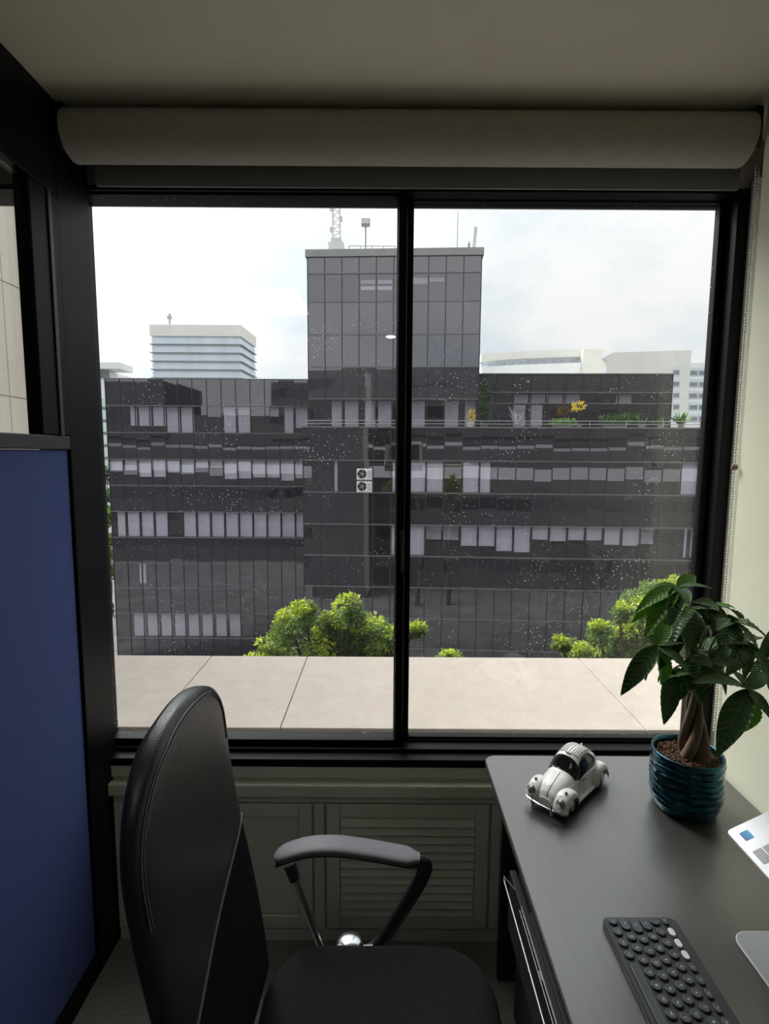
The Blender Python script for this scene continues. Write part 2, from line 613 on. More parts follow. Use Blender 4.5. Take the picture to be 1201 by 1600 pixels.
# window wall: opening of this office and opening of the bay beyond the partition
WX0, WX1, WZ0, WZ1 = -0.99, 1.127, 0.655, 2.512
NX0, NX1 = -2.3, -1.09
w = MB()
w.box(XL, NX0, YW, YW + 0.14, 0, CEIL)
w.box(NX1, WX0, YW, YW + 0.14, 0, CEIL)
w.box(WX1, XO + 0.1, YW, YW + 0.14, 0, CEIL)
w.box(NX0, NX1, YW, YW + 0.14, WZ1, CEIL)
w.box(NX0, NX1, YW, YW + 0.14, 0, WZ0)
w.box(WX0, WX1, YW, YW + 0.14, WZ1, CEIL)
w.box(WX0, WX1, YW, YW + 0.14, 0, WZ0)
struct(w.build('wall_window', M['lintel']), 'wall around the windows')


def frame_boxes(b, x0, x1, z0, z1, y0, y1, l, r, bo, t, bevel=0.003):
    b.box(x0, x0 + l, y0, y1, z0, z1, bevel)
    b.box(x1 - r, x1, y0, y1, z0, z1, bevel)
    b.box(x0 + l, x1 - r, y0, y1, z0, z0 + bo, bevel)
    b.box(x0 + l, x1 - r, y0, y1, z1 - t, z1, bevel)
    return b


# main sliding window: black frame, two sashes on two tracks
win = sroot('window_1', (0, YW + 0.07, WZ0))
win['label'] = 'black aluminium sliding window with two panes'
f = MB()
frame_boxes(f, WX0, WX1, WZ0, WZ1, YW - 0.015, YW + 0.10, 0.022, 0.040, 0.026, 0.016)
f.box(WX0 + 0.022, WX1 - 0.04, YW + 0.033, YW + 0.037, WZ0 + 0.026, WZ0 + 0.034)
f.box(XP + 0.001, WX1, 1.700, YW - 0.0155, 0.641, 0.668, 0.002)
f.build('frame', M['frame'], win)
GL = at(133, 307, YW + 0.02)
GLB = at(178, 1150, YW + 0.02)
GR = at(1120, 317, YW + 0.055)
gx0 = (GL.x + GLB.x) / 2
gx1 = (GR.x + at(1065, 1150, YW + 0.055).x) / 2
gm0 = at(619.5, 720, YW + 0.02).x
gm1 = at(632.5, 720, YW + 0.02).x
gm2 = at(642, 720, YW + 0.055).x
zt0, zb0 = at(380, 309, YW + 0.02).z, at(400, 1151, YW + 0.02).z
zt1, zb1 = at(880, 317.5, YW + 0.055).z, at(850, 1148.5, YW + 0.055).z
s1 = MB()
x0, x1, z0, z1 = WX0 + 0.0225, gm1, WZ0 + 0.0265, WZ1 - 0.0165
frame_boxes(s1, x0, x1, z0, z1, YW + 0.002, YW + 0.032, gx0 - x0, gm1 - gm0, zb0 - z0, z1 - zt0)
sa = s1.build('sash', M['frame'], win)
struct(MB().box(gx0 - 0.003, gm0 + 0.003, YW + 0.016, YW + 0.020, zb0 - 0.003, zt0 + 0.003).build('pane', M['glass'], sa))
s2 = MB()
x0, x1 = gm0 - 0.004, WX1 - 0.0405
frame_boxes(s2, x0, x1, z0, z1, YW + 0.039, YW + 0.069, gm2 - x0, x1 - gx1, zb1 - z0, z1 - zt1)
sb = s2.build('sash', M['frame'], win)
struct(MB().box(gm2 - 0.003, gx1 + 0.003, YW + 0.053, YW + 0.057, zb1 - 0.003, zt1 + 0.003).build('pane', M['glass'], sb))
MB().box(gm1 - 0.014, gm1 - 0.004, YW - 0.006, YW + 0.0015, 1.30, 1.44, 0.002).build('latch', M['frame_edge'], win)

# window of the neighbouring bay, seen through the partition glass
win2 = sroot('window_2', (-1.7, YW + 0.07, WZ0))
win2['label'] = 'window of the neighbouring bay behind the partition glass'
frame_boxes(MB(), NX0, NX1, WZ0, WZ1, YW - 0.015, YW + 0.10, 0.05, 0.03, 0.06, 0.016).build('frame', M['frame'], win2)
MB().box(NX0 + 0.05, NX1 - 0.03, YW + 0.04, YW + 0.044, WZ0 + 0.06, WZ1 - 0.016).build('pane', M['glass2'], win2)

# fill panel added on the ceiling to brighten the room, out of view
for (lx, ly) in ((-0.70, 0.0),):
    pn = thing('fill_light_panel', 'square fill panel added on the ceiling out of view', 'fill light', (lx, ly, CEIL - 0.01))
    frame_boxes(MB(), lx - 0.19, lx + 0.19, -0.3, 0.3, -0.012, 0.0, 0.02, 0.02, 0.02, 0.02, 0.002).xf(Matrix.Translation((0, ly, CEIL - 0.001)) @ Matrix.Rotation(-PI / 2, 4, 'X')).build('frame', M['white_trim'], pn)
    MB().box(lx - 0.169, lx + 0.169, ly - 0.279, ly + 0.279, CEIL - 0.009, CEIL - 0.004).build('fill_face', M['fill_glow'], pn)

# white strip between window and right wall
tr = MB()
tr.box(WX1 - 0.006, XO - 0.001, YW - 0.042, YW - 0.0155, WZ0 + 0.02, WZ1 + 0.02, 0.003)
tr.box(XO - 0.010, XO - 0.001, YR + 0.002, YW - 0.0425, WZ0 + 0.02, WZ1 + 0.02, 0.002)
struct(tr.build('trim_1', M['white_trim']), 'white strip beside the right jamb of the window')

# ------------------------------------------------------------------ cabinet run below the window sill
cab = thing('sill_cabinet', 'cream painted built-in cabinet with louvred door below the window', 'cabinet', (0.1, 1.71, 0))
YC = 1.695
MB().box(XP + 0.005, XO - 0.004, YC + 0.012, YW - 0.002, 0.0, 0.60).build('body', M['cabinet'], cab)
MB().box(XP + 0.002, XO - 0.004, 1.702, YW - 0.018, 0.601, 0.640, 0.001).build('apron', M['cabinet'], cab)
MB().box(XP + 0.0, XO - 0.004, 1.676, 1.7015, 0.546, 0.590, 0.005).build('sill_board', M['cabinet'], cab)
MB().box(XP + 0.01, XO - 0.01, YC + 0.002, YC + 0.011, 0.0, 0.045, 0.002).build('plinth', M['cabinet'], cab)
MB().box(XP + 0.01, XO - 0.01, YC - 0.004, YC + 0.011, 0.518, 0.5455, 0.004).build('top_rail', M['cabinet'], cab)


def panel_door(x0, x1, z0=0.055, z1=0.512):
    b = MB()
    s = 0.045
    b.box(x0, x0 + s, YC - 0.006, YC + 0.011, z0, z1, 0.002)
    b.box(x1 - s, x1, YC - 0.006, YC + 0.011, z0, z1, 0.002)
    b.box(x0 + s, x1 - s, YC - 0.006, YC + 0.011, z1 - s, z1, 0.002)
    b.box(x0 + s, x1 - s, YC - 0.006, YC + 0.011, z0, z0 + s, 0.002)
    d = b.build('door', M['cabinet'], cab)
    return d, (x0 + s, x1 - s, z0 + s, z1 - s)


for (xa, xb) in ((-0.91, -0.865), ):
    MB().box(xa, xb, YC - 0.004, YC + 0.011, 0.05, 0.515, 0.003).build('stile', M['cabinet'], cab)
for (xa, xb) in ((-0.855, -0.545), (-0.535, -0.240), (0.37, 0.75), (0.76, 1.13)):
    d, (pa, pb, qa, qb) = panel_door(xa, xb)
    MB().box(pa + 0.002, pb - 0.002, YC + 0.002, YC + 0.009, qa + 0.002, qb - 0.002, 0.002).build('door_panel', M['cabinet'], d)
MB().box(-0.232, -0.198, YC - 0.004, YC + 0.011, 0.05, 0.515, 0.003).build('stile', M['cabinet'], cab)
d, (pa, pb, qa, qb) = panel_door(-0.190, 0.360)
slat_me = None
nsl = 12
for k in range(nsl):
    zc = qa + 0.018 + (qb - qa - 0.036) * k / (nsl - 1)
    if slat_me is None:
        b = MB().box(pa + 0.002, pb - 0.002, -0.004, 0.004, -0.017, 0.017, 0.002, rot=Matrix.Rotation(math.radians(-24), 3, 'X'))
        so = b.build('slat', M['cabinet'], d)
        slat_me = so.data
    else:
        so = link('slat', slat_me, M['cabinet'], d)
    so.location = Vector((so.location.x, YC, zc)) if not d.get('_world') else Vector((0, YC, zc)) - Vector(d['_world'])

# ------------------------------------------------------------------ partition on the left
part = thing('office_partition', 'tall black framed partition with blue fabric lower panel and glass top on the left', 'partition', (XP - 0.02, 0.4, 0))
T0, T1 = XP - 0.045, XP
RZ = 1.725
MB().box(T0 + 0.006, T1 - 0.006, YB + 0.01, 1.572, 0.075, RZ - 0.028, 0.004).build('fabric_panel', M['blue'], part)
rl = MB().box(T0, T1 + 0.004, YB + 0.01, 1.572, RZ - 0.027, RZ + 0.012, 0.003)
rl.build('middle_rail', M['frame_edge'], part)
MB().box(T0, T1 + 0.002, YB + 0.01, 1.572, 0.001, 0.074, 0.003).build('bottom_rail', M['frame'], part)
MB().box(T0, T1 + 0.003, 1.573, 1.742, 0.001, CEIL - 0.001, 0.003).build('end_post', M['frame'], part)
MB().box(T0 + 0.01, T1 + 0.006, 1.447, 1.572, RZ + 0.013, CEIL - 0.26, 0.003).build('stile', M['frame'], part)
MB().box(T1 + 0.0062, T1 + 0.0105, 1.520, 1.536, RZ + 0.013, CEIL - 0.26, 0.001).build('stile_bead', M['frame_edge'], part)
MB().box(T0, T1 + 0.004, YB + 0.01, 1.572, CEIL - 0.258, CEIL - 0.001, 0.003).build('top_rail', M['frame'], part)
MB().box(T0 + 0.018, T1 - 0.018, YB + 0.01, 1.445, RZ + 0.014, CEIL - 0.26).build('glass_pane', M['glass2'], part)
for yy in (0.35,):
    MB().box(T0 + 0.008, T1 - 0.002, yy, yy + 0.05, RZ + 0.014, CEIL - 0.26, 0.002).build('stile', M['frame'], part)


# ------------------------------------------------------------------ roller blinds
def beads(x, y, z0, z1, r=0.0028, pitch=0.009):
    b = MB()
    n = int((z1 - z0) / pitch)
    for k in range(n):
        c = Vector((x, y, z0 + (k + 0.5) * pitch))
        o = bmesh.ops.create_icosphere(b.bm, subdivisions=1, radius=r)
        for v in o['verts']:
            v.co += c
    b.tube([(x, y, z0), (x, y, z1)], 0.0009, n=5)
    return b


RBY, RBZ = 1.625, CZ + 0.893
rb = thing('roller_blind', 'wide grey-beige roller blind rolled up under the ceiling above the main window', 'blind', (0.1, RBY, RBZ))
bl0, bl1 = -0.895, 1.016
b = MB()
prof = []
for k in range(40):
    t = 2 * PI * k / 40
    rr = 0.066 + 0.002 * (k / 40)
    prof.append((RBY + rr * math.cos(t), RBZ + rr * math.sin(t)))
b.rings([[Vector((x, y, z)) for y, z in prof] for x in (bl0, bl1)])
b.build('fabric_roll', M['blind'], rb, smooth=True)
b = MB()
prof = [(0.0, 0.0), (0.012, 0.002), (0.016, 0.012), (0.016, 0.10), (0.0, 0.10), (-0.004, 0.09), (-0.004, 0.012)]
b.rings([[Vector((x, 1.71 + y, CZ + 0.800 + z)) for y, z in prof] for x in (bl0 + 0.02, bl1 + 0.045)])
b.build('valance', M['hem'], rb, smooth=True)
MB().box(bl1 + 0.001, bl1 + 0.012, RBY - 0.055, RBY + 0.07, RBZ - 0.05, RBZ + 0.066, 0.012).build('bracket', M['frame_edge'], rb)
MB().box(bl0 - 0.012, bl0 - 0.001, RBY - 0.055, RBY + 0.07, RBZ - 0.05, RBZ + 0.066, 0.012).build('bracket', M['frame_edge'], rb)
beads(1.074, RBY + 0.030, 0.80, RBZ - 0.05).build('bead_chain', M['bead'], rb)
beads(1.086, RBY + 0.034, 0.80, RBZ - 0.05).build('bead_chain', M['bead'], rb)
hk = at(1147, 730, 1.580)
tag(MB().cyl((XR - 0.016, hk.y, hk.z), 0.008, 0.0155, n=16, axis='x', bevel=0.002).build('wall_knob', M['brown']),
    'small brown knob on the right wall beside the bead chain', 'knob')

rb2 = thing('roller_blind', 'rolled up blind of the neighbouring bay seen through the partition glass', 'blind', (-1.7, RBY, RBZ))
MB().cyl((NX0 + 0.02, RBY, RBZ), 0.066, NX1 - NX0 + 0.06, n=28, axis='x').build('fabric_roll', M['blind'], rb2, smooth=True)
p = at(61, 600, 1.70)
beads(p.x, 1.70, 1.2, 2.52, r=0.003).build('bead_chain', M['bead'], rb2)

# ------------------------------------------------------------------ concrete ledge outside
LZ = CZ + at(400, 1151, 1.87).z - CZ
LZ = 0.672
far = at_z(600, 1026, LZ).y
ledge = sroot('trim_2', (0, 1.93, LZ - 0.2))
ledge['label'] = 'pale concrete ledge outside the window'
joints = [-6.0, -3.3, at_z(330, 1026, LZ).x, at_z(480, 1026, LZ).x, at_z(905, 1030, LZ).x, 3.2, 6.0]
for a, c in zip(joints, joints[1:]):
    MB().box(a + 0.0013, c - 0.0013, YW + 0.1405, far, LZ - 0.10, LZ, 0.004).build('slab', M['concrete'], ledge)
MB().box(-6.0, 6.0, YW + 0.1405, far - 0.01, LZ - 0.16, LZ - 0.101).build('slab_bed', M['concrete'], ledge)

# own building: outside face above, below and beside the office, with floor bands
own = sroot('wall_facade', (0, YW + 0.2, -12))
b = MB()
zz = -12.0
for k in range(7):
    z0 = -12.0 + k * 3.1
    if k == 4:
        continue
    for xa, xb in (((-60, 40),) if k < 5 else ((-60, -27), (-14, 40))):
        b.box(xa, xb, YW - 0.1, YW + 0.13, z0, z0 + 1.9)
b.box(-60, XL - 0.15, YW - 0.1, YW + 0.13, 0.4, 2.3)
b.box(XO + 0.15, 40, YW - 0.1, YW + 0.13, 0.4, 2.3)
b.build('facade_band', M['facade'], own)
b = MB()
for k in range(7):
    z0 = -12.0 + k * 3.1 + 1.9
    if k in (3, 4):
        continue
    for xa, xb in (((-60, 40),) if k < 5 else ((-60, -27), (-14, 40))):
        b.box(xa, xb, YW - 0.1, YW + 0.05, z0, z0 + 1.2)
b.build('glass_band', M['spandrel'], own)
MB().box(-14, 40, YW - 12, YW - 0.11, 2.80, 10.6).box(-27, -14.01, YW - 12, YW - 0.11, 2.80, 6.4).box(-60, -27.01, YW - 12, YW - 0.11, 2.80, 10.6).build('upper_floors', M['facade'], own)
struct(MB().box(-300, 300, -30, 420, -12.2, -12.0).build('ground', M['street']), 'street far below the window')

# beige neighbouring wing seen through the partition glass
bei = thing('beige_building', 'beige panel clad building wing outside seen through the partition glass', 'building', (-6.5, 5.0, -12))
MB().box(-9, -4.03, 3.2, 7.1, -12, 8).build('wall', M['beige'], bei)
MB().box(-9, -4.0, 7.101, 7.3, -12, 8).build('reflection_mask', M['facade'], bei)  # unseen dark slab added to keep the lit end out of glass reflections
zs = [at(0, 617, ray(0, 617).y * 4.0 / -ray(0, 617).x).z, at(0, 437, ray(0, 437).y * 4.0 / -ray(0, 437).x).z]
ph = zs[1] - zs[0]
pme = None
for r in range(-3, 6):
    for (ya, yb) in ((3.2, 4.5), (4.5, 5.8), (5.8, 7.1)):
        MB().box(-4.028, -4.0, ya + 0.006, yb - 0.006, zs[0] + r * ph + 0.008, zs[0] + (r + 1) * ph - 0.008).build('panel', M['beige'], bei)

# ================================================================== DARK GLASS OFFICE BUILDING
GZ = -12.0
bld = thing('office_building', 'black glass curtain wall office building with a central tower facing the window', 'building', (6, 34, GZ))
bld['_world'] = (6.0, 34.0, GZ)
unit = bmesh.new()
bmesh.ops.create_cube(unit, size=1)
UNIT = {}


def unit_mesh(key, m):
    if key not in UNIT:
        me = bpy.data.meshes.new(key)
        unit.to_mesh(me)
        me.materials.append(m)
        UNIT[key] = me
    return UNIT[key]


def piece(name, key, m, parent, c, s, rot):
    """an instance of the shared unit cube; parent's local frame is the world's"""
    o = bpy.data.objects.new(name, unit_mesh(key, m))
    C.objects.link(o)
    o.parent = parent
    o.location = c
    o.scale = s
    o.rotation_euler = rot
    return o


rnd = random.Random(11)


class Wing:
    """a piece of curtain wall: origin at its top left corner, u along the facade, z down in rows"""

    def __init__(self, name, p0, yaw, width, cols, zs, depth, kinds, core_back=0.9, roofcap=None, wmat='b_window', smat='spandrel', grid=True):
        self.p0, self.yaw, self.cols, self.zs = Vector((p0.x, p0.y, 0)), yaw, cols, zs
        self.cw = width / cols
        u = Vector((math.cos(yaw), math.sin(yaw), 0))
        nrm = Vector((math.sin(yaw), -math.cos(yaw), 0))       # towards the viewer
        self.u, self.n = u, nrm
        W = width
        zb, zt = GZ, zs[0]

        def P(uu, back, z):
            q = self.p0 + u * uu - nrm * back
            return Vector((q.x, q.y, z))
        self.P = P
        b = MB()
        b.rings([[P(0.02, core_back, z), P(W - 0.02, core_back, z), P(W - 0.02, depth, z), P(0.02, depth, z)] for z in (zb, zt - 0.02)])
        b.rings([[P(0.0, 0.06, z), P(0.05, 0.06, z), P(0.05, depth, z), P(0.0, depth, z)] for z in (zb, zt - 0.01)])
        b.rings([[P(W - 0.05, 0.06, z), P(W, 0.06, z), P(W, depth, z), P(W - 0.05, depth, z)] for z in (zb, zt - 0.01)])
        b.rings([[P(0.05, 0.06, z), P(W - 0.05, 0.06, z), P(W - 0.05, core_back, z), P(0.05, core_back, z)] for z in (zt - 0.12, zt - 0.01)])
        for i in range(len(zs) - 1):
            if kinds[i] == 's':
                b.rings([[P(0.06, 0.06, z), P(W - 0.06, 0.06, z), P(W - 0.06, core_back, z), P(0.06, core_back, z)] for z in (zs[i + 1] + 0.02, zs[i + 1] + 0.25)])
        self.o = b.build(name, M['core'], bld)
        # panes
        for i in range(len(zs) - 1):
            for j in range(cols):
                c = P((j + 0.5) * self.cw, 0.0, (zs[i] + zs[i + 1]) / 2)
                s = (self.cw - 0.05, 0.03, zs[i] - zs[i + 1] - 0.06)
                r = (rnd.gauss(0, 0.0022), 0, yaw + rnd.gauss(0, 0.0025))
                if kinds[i] == 's':
                    piece('spandrel_panel', smat, M[smat], self.o, c, s, r)
                elif kinds[i] == 'w':
                    piece('window_pane', wmat, M[wmat], self.o, c, s, r)
        if grid:
            b = MB()
            for j in range(cols + 1):
                uu = j * self.cw
                b.rings([[P(uu - 0.022, 0.05, z), P(uu + 0.022, 0.05, z), P(uu + 0.022, -0.045, z), P(uu - 0.022, -0.045, z)] for z in (zs[-1], zs[0])])
            stuff(b.build('mullion_grid', M['mullion'], self.o))
            b = MB()
            for z in zs:
                b.rings([[P(uu, 0.05, z - 0.025), P(uu, 0.05, z + 0.025), P(uu, -0.05, z + 0.025), P(uu, -0.05, z - 0.025)] for uu in (0, W)])
            stuff(b.build('sill_bars', M['ledge_metal'], self.o))
        if roofcap:
            MB().rings([[P(-0.1, -0.12, z), P(W + 0.1, -0.12, z), P(W + 0.1, depth, z), P(-0.1, depth, z)] for z in (zt, zt + roofcap)]).build('roof_cap', M['roof_cap'], self.o)

    def blind(self, row, col, frac=1.0, f0=0.0, x0=0.06, x1=0.94, back=0.16, m='b_blind', name='blind_or_sky_strip'):
        zt, zb = self.zs[row], self.zs[row + 1]
        h = zt - zb
        za, zc = zt - 0.05 - f0 * (h - 0.1), zt - 0.05 - frac * (h - 0.1)
        c = self.P((col + (x0 + x1) / 2) * self.cw, back, (za + zc) / 2)
        piece(name, 'blind_' + m, M[m], self.o, c, ((x1 - x0) * self.cw, 0.02, za - zc), (0, 0, self.yaw))


PITCHZ = 1.70
# front block
zt = at(473, 668, 28.5).z
zsF = [zt - PITCHZ * k for k in range(9)]
a0 = at(473, 700, 28.5)
a1 = at(1096, 690, 27.5)
yawF = math.atan2(a1.y - a0.y, a1.x - a0.x)
wF = (Vector((a1.x, a1.y)) - Vector((a0.x, a0.y))).length
front = Wing('front_block', a0, yawF, wF, 22, zsF, 9.0, 'swswswsw')
# tower, set back a little
yT = 29.3
t0, t1 = at(481, 500, yT), at(750, 500, yT - 0.45)
wT = (t1.xy - t0.xy).length
ztT = at(600, 403, yT).z
pxs = [403, 429, 473, 524, 574.5, 624]
zsT = [at(600, q, yT).z for q in pxs] + [zt - 0.02]
tower = Wing('tower', t0, math.atan2(t1.y - t0.y, t1.x - t0.x), wT, 10, zsT, 6.0, 'swssss'[:1] + 'wsss' + 'w', roofcap=0.36, smat='tower_glass', wmat='b_window')
# left rear wing
yL = 34.7
l0, l1 = at(166, 640, yL), at(481, 640, yL)
ztL = at(300, 592, yL).z
zsL = [ztL - PITCHZ * k for k in range(12)]
left = Wing('left_wing', l0, 0.0, l1.x - l0.x, 14, zsL, 8.0, 'swswswswsws')
# penthouse on the roof terrace
yP = 31.5
q0, q1 = at(748, 620, yP), at(1049, 620, yP - 0.4)
zsP = [at(900, q, yP).z for q in (585, 614, 631)] + [zt - 0.15]
pent = Wing('penthouse', q0, math.atan2(q1.y - q0.y, q1.x - q0.x), (q1.xy - q0.xy).length, 11, zsP, 4.0, 'sww', smat='fascia', core_back=1.6)

# blinds, row by row as seen, except the tower's upper strips
B = left.blind
for c_, fr in enumerate((0.42, 0.42, 0.68, 0.68, 0.5, 0.5, 0.3, 0.28, 0.75, 0.72, 0.68, 0.68, 0.8, 0.7)):
    B(3, c_, fr)
for c_ in range(14):
    if c_ != 4:
        B(5, c_, 1.0, x0=0.35 if c_ == 0 else 0.08)
for c_ in range(1, 10):
    B(9, c_, 1.0, x0=0.12, m='b_blind' if c_ < 9 else 'core', back=0.3)
for c_, fr, xa in ((1, 0.75, 0.5), (2, 0.75, 0.1), (3, 0.75, 0.1), (4, 1, 0.06), (5, 1, 0.06), (8, 1, 0.06), (9, 1, 0.06), (11, 0.35, 0.3), (12, 1, 0.3), (13, 0.8, 0.1)):
    B(1, c_, fr, x0=xa, back=0.34)
B(7, 1, 0.85, x0=0.75, x1=0.98)
B(7, 2, 0.85, x0=0.02, x1=0.2)
B = front.blind
B(1, 1, 1.0, x0=0.78, x1=0.95)
B(1, 5, 1.0, x0=0.1, x1=0.9)
B(1, 6, 1.0)
B(1, 7, 1.0)
B(1, 9, 1.0, x0=0.1)
B(1, 10, 1.0, x1=0.6)
B(1, 21, 1.0, x0=0.02)
B(3, 5, 1.0)
B(3, 6, 1.0)
for c_, fr in ((9, 0.66), (10, 0.66), (11, 0.82), (12, 0.85), (13, 0.42), (14, 0.46), (15, 0.42), (16, 0.42), (17, 0.56), (18, 0.58)):
    B(3, c_, fr)
B(3, 8, 0.5, back=0.5)
B(3, 7, 0.5, back=0.5)
B(3, 21, 0.95, x0=0.5, x1=0.62)
B(3, 21, 0.95, x0=0.85, x1=0.93)
B(3, 19, 0.55, back=0.5)
for c_, xa, xb in ((2, 0.1, 0.95), (3, 0.1, 0.5), (4, 0.0, 0.9), (9, 0.2, 0.8)):
    B(5, c_, 0.9, x0=xa, x1=xb, m='core')
B = tower.blind
for c_ in (3, 4):  # pale strips stand in for sky showing through the top storey
    for f_ in (0.12, 0.36):
        B(1, c_, f_ + 0.14, f0=f_, x0=0.06, x1=0.9, back=0.4)
B(1, 6, 0.28, f0=0.05, back=0.4)
B(1, 7, 0.2, f0=0.05, back=0.4)
for c_ in (1, 2, 3, 4, 6, 8, 9):
    B(5, c_, 1.0, x0=0.1 + 0.2 * (c_ % 2), x1=0.9, back=0.5)
B = pent.blind
for c_ in (2, 3, 4, 5):
    B(1, c_, 1.0, back=0.5)
for c_ in (2, 3):
    B(2, c_, 1.0, back=0.5, x1=0.8)
B(1, 8, 1.0, back=0.5)
# lamp seen in the tower
lp = tower.P(4.85 * tower.cw, 0.02, zsT[3] - 0.14)
MB().ball((lp.x, lp.y - 0.12, lp.z), 0.26, sy=0.25, sz=0.28).build('lamp', M['lamp'], tower.o, smooth=True)
# rear of the terrace parapet and the terrace floor
MB().rings([[front.P(u_, b_, z) for u_, b_ in ((-0.1, -0.1), (wF + 0.1, -0.1), (wF + 0.1, 0.35), (-0.1, 0.35))] for z in (zt, zt + 0.07)]).build('parapet_cap', M['ledge_metal'], front.o)

# terrace railing
rail = MB()
up, un = front.P, front.u
for hz in (0.22, 0.38):
    rail.tube([up(0.1, 0.15, zt + hz), up(wF - 0.05, 0.15, zt + hz)], 0.022, n=6)
for k in range(12):
    uu = 0.1 + (wF - 0.15) * k / 11
    rail.tube([up(uu, 0.15, zt + 0.06), up(uu, 0.15, zt + 0.38)], 0.02, n=6)
rail.build('terrace_railing', M['grey_metal'], front.o)


def bar(b, p, q, r=0.03, n=6):
    return b.tube([p, q], r, n)


# rooftop things on the tower
ztop = ztT + 0.36


def roof(px, back):
    p = at(px, 390, yT + back)
    return Vector((p.x, p.y, ztop))


def zat(py, p):
    return at(600, py, p.y).z


p = roof(525.5, 1.2)
mast = thing('lattice_mast', 'tall pale lattice antenna mast on a stepped base on the tower roof', 'antenna', p)
MB().box(p.x - 0.42, p.x + 0.42, p.y - 0.4, p.y + 0.4, p.z, p.z + 0.75, 0.03).box(p.x - 0.30, p.x + 0.30, p.y - 0.3, p.y + 0.3, p.z + 0.75, p.z + 1.0, 0.03).build('base', M['white_metal'], mast)
h0, h1 = p.z + 1.0, p.z + 5.2
b = MB()
cor = [(-0.2, -0.2), (0.2, -0.2), (0.2, 0.2), (-0.2, 0.2)]
for cx, cy in cor:
    bar(b, (p.x + cx, p.y + cy, h0), (p.x + cx * 0.8, p.y + cy * 0.8, h1), 0.032)
b.build('mast_legs', M['white_metal'], mast)
b = MB()
for k in range(12):
    za, zb_ = h0 + (h1 - h0) * k / 12, h0 + (h1 - h0) * (k + 1) / 12
    for (c1, c2) in zip(cor, cor[1:] + cor[:1]):
        bar(b, (p.x + c1[0], p.y + c1[1], za), (p.x + c2[0], p.y + c2[1], zb_), 0.018, 5)
        bar(b, (p.x + c1[0], p.y + c1[1], za), (p.x + c2[0], p.y + c2[1], za), 0.016, 5)
b.build('bracing', M['white_metal'], mast)
b = MB()
for k in range(8):
    zz = h0 + 0.3 + k * 0.55
    sx = 1 if k % 2 else -1
    b.box(p.x + sx * 0.28 - 0.06, p.x + sx * 0.28 + 0.06, p.y - 0.2, p.y - 0.1, zz, zz + 0.28, 0.01)
b.build('antenna_units', M['white_metal'], mast)

p = roof(571, 1.5)
fl = thing('floodlight', 'floodlight on a thin pole on the tower roof beside the mast', 'floodlight', p)
zz = zat(345, p)
MB().tube([p, (p.x, p.y, zz - 0.30)], 0.045, 8).build('pole', M['grey_metal'], fl)
MB().box(p.x - 0.24, p.x + 0.24, p.y - 0.12, p.y + 0.12, zz - 0.30, zz + 0.10, 0.03).build('lamp_head', M['grey_metal'], fl)
MB().box(p.x - 0.20, p.x + 0.20, p.y - 0.145, p.y - 0.121, zz - 0.20, zz + 0.05, 0.005).build('lens', M['white_metal'], fl)

rp0, rp1 = roof(545, 0.6), roof(617, 0.6)
rr = thing('roof_railing', 'thin metal railing on the tower roof beside the mast', 'railing', rp0)
b = MB()
for hz in (0.25, 0.45):
    bar(b, rp0 + Vector((0, 0, hz)), rp1 + Vector((0, 0, hz)), 0.02)
b.build('rail', M['grey_metal'], rr)
for k in range(5):
    q = rp0.lerp(rp1, k / 4)
    MB().tube([q, q + Vector((0, 0, 0.46))], 0.022, 6).build('post', M['grey_metal'], rr)

p = roof(714, 1.5)
wa = thing('whip_antenna', 'thin whip antenna on the right of the tower roof', 'antenna', p)
MB().tube([p, (p.x, p.y, zat(328, p))], [0.035, 0.015], 6).build('rod', M['grey_metal'], wa)
MB().cyl(p, 0.09, 0.10, n=12, bevel=0.01).build('base', M['grey_metal'], wa)

p = roof(737, 1.2)
pa = thing('panel_antenna', 'white panel antenna on a block on the right corner of the tower roof', 'antenna', p)
MB().box(p.x - 0.28, p.x + 0.28, p.y - 0.25, p.y + 0.25, p.z, p.z + 0.42, 0.03).build('base', M['white_metal'], pa)
MB().box(p.x + 0.02, p.x + 0.22, p.y - 0.1, p.y + 0.1, p.z + 0.43, zat(354, p), 0.03, rot=Matrix.Rotation(math.radians(4), 3, 'Y')).build('panel', M['white_metal'], pa)
MB().tube([(p.x - 0.17, p.y, p.z + 0.42), (p.x - 0.16, p.y, p.z + 0.95)], 0.03, 6).box(p.x - 0.24, p.x - 0.10, p.y - 0.06, p.y + 0.06, p.z + 0.62, p.z + 0.84, 0.02).build('small_aerial', M['grey_metal'], pa)

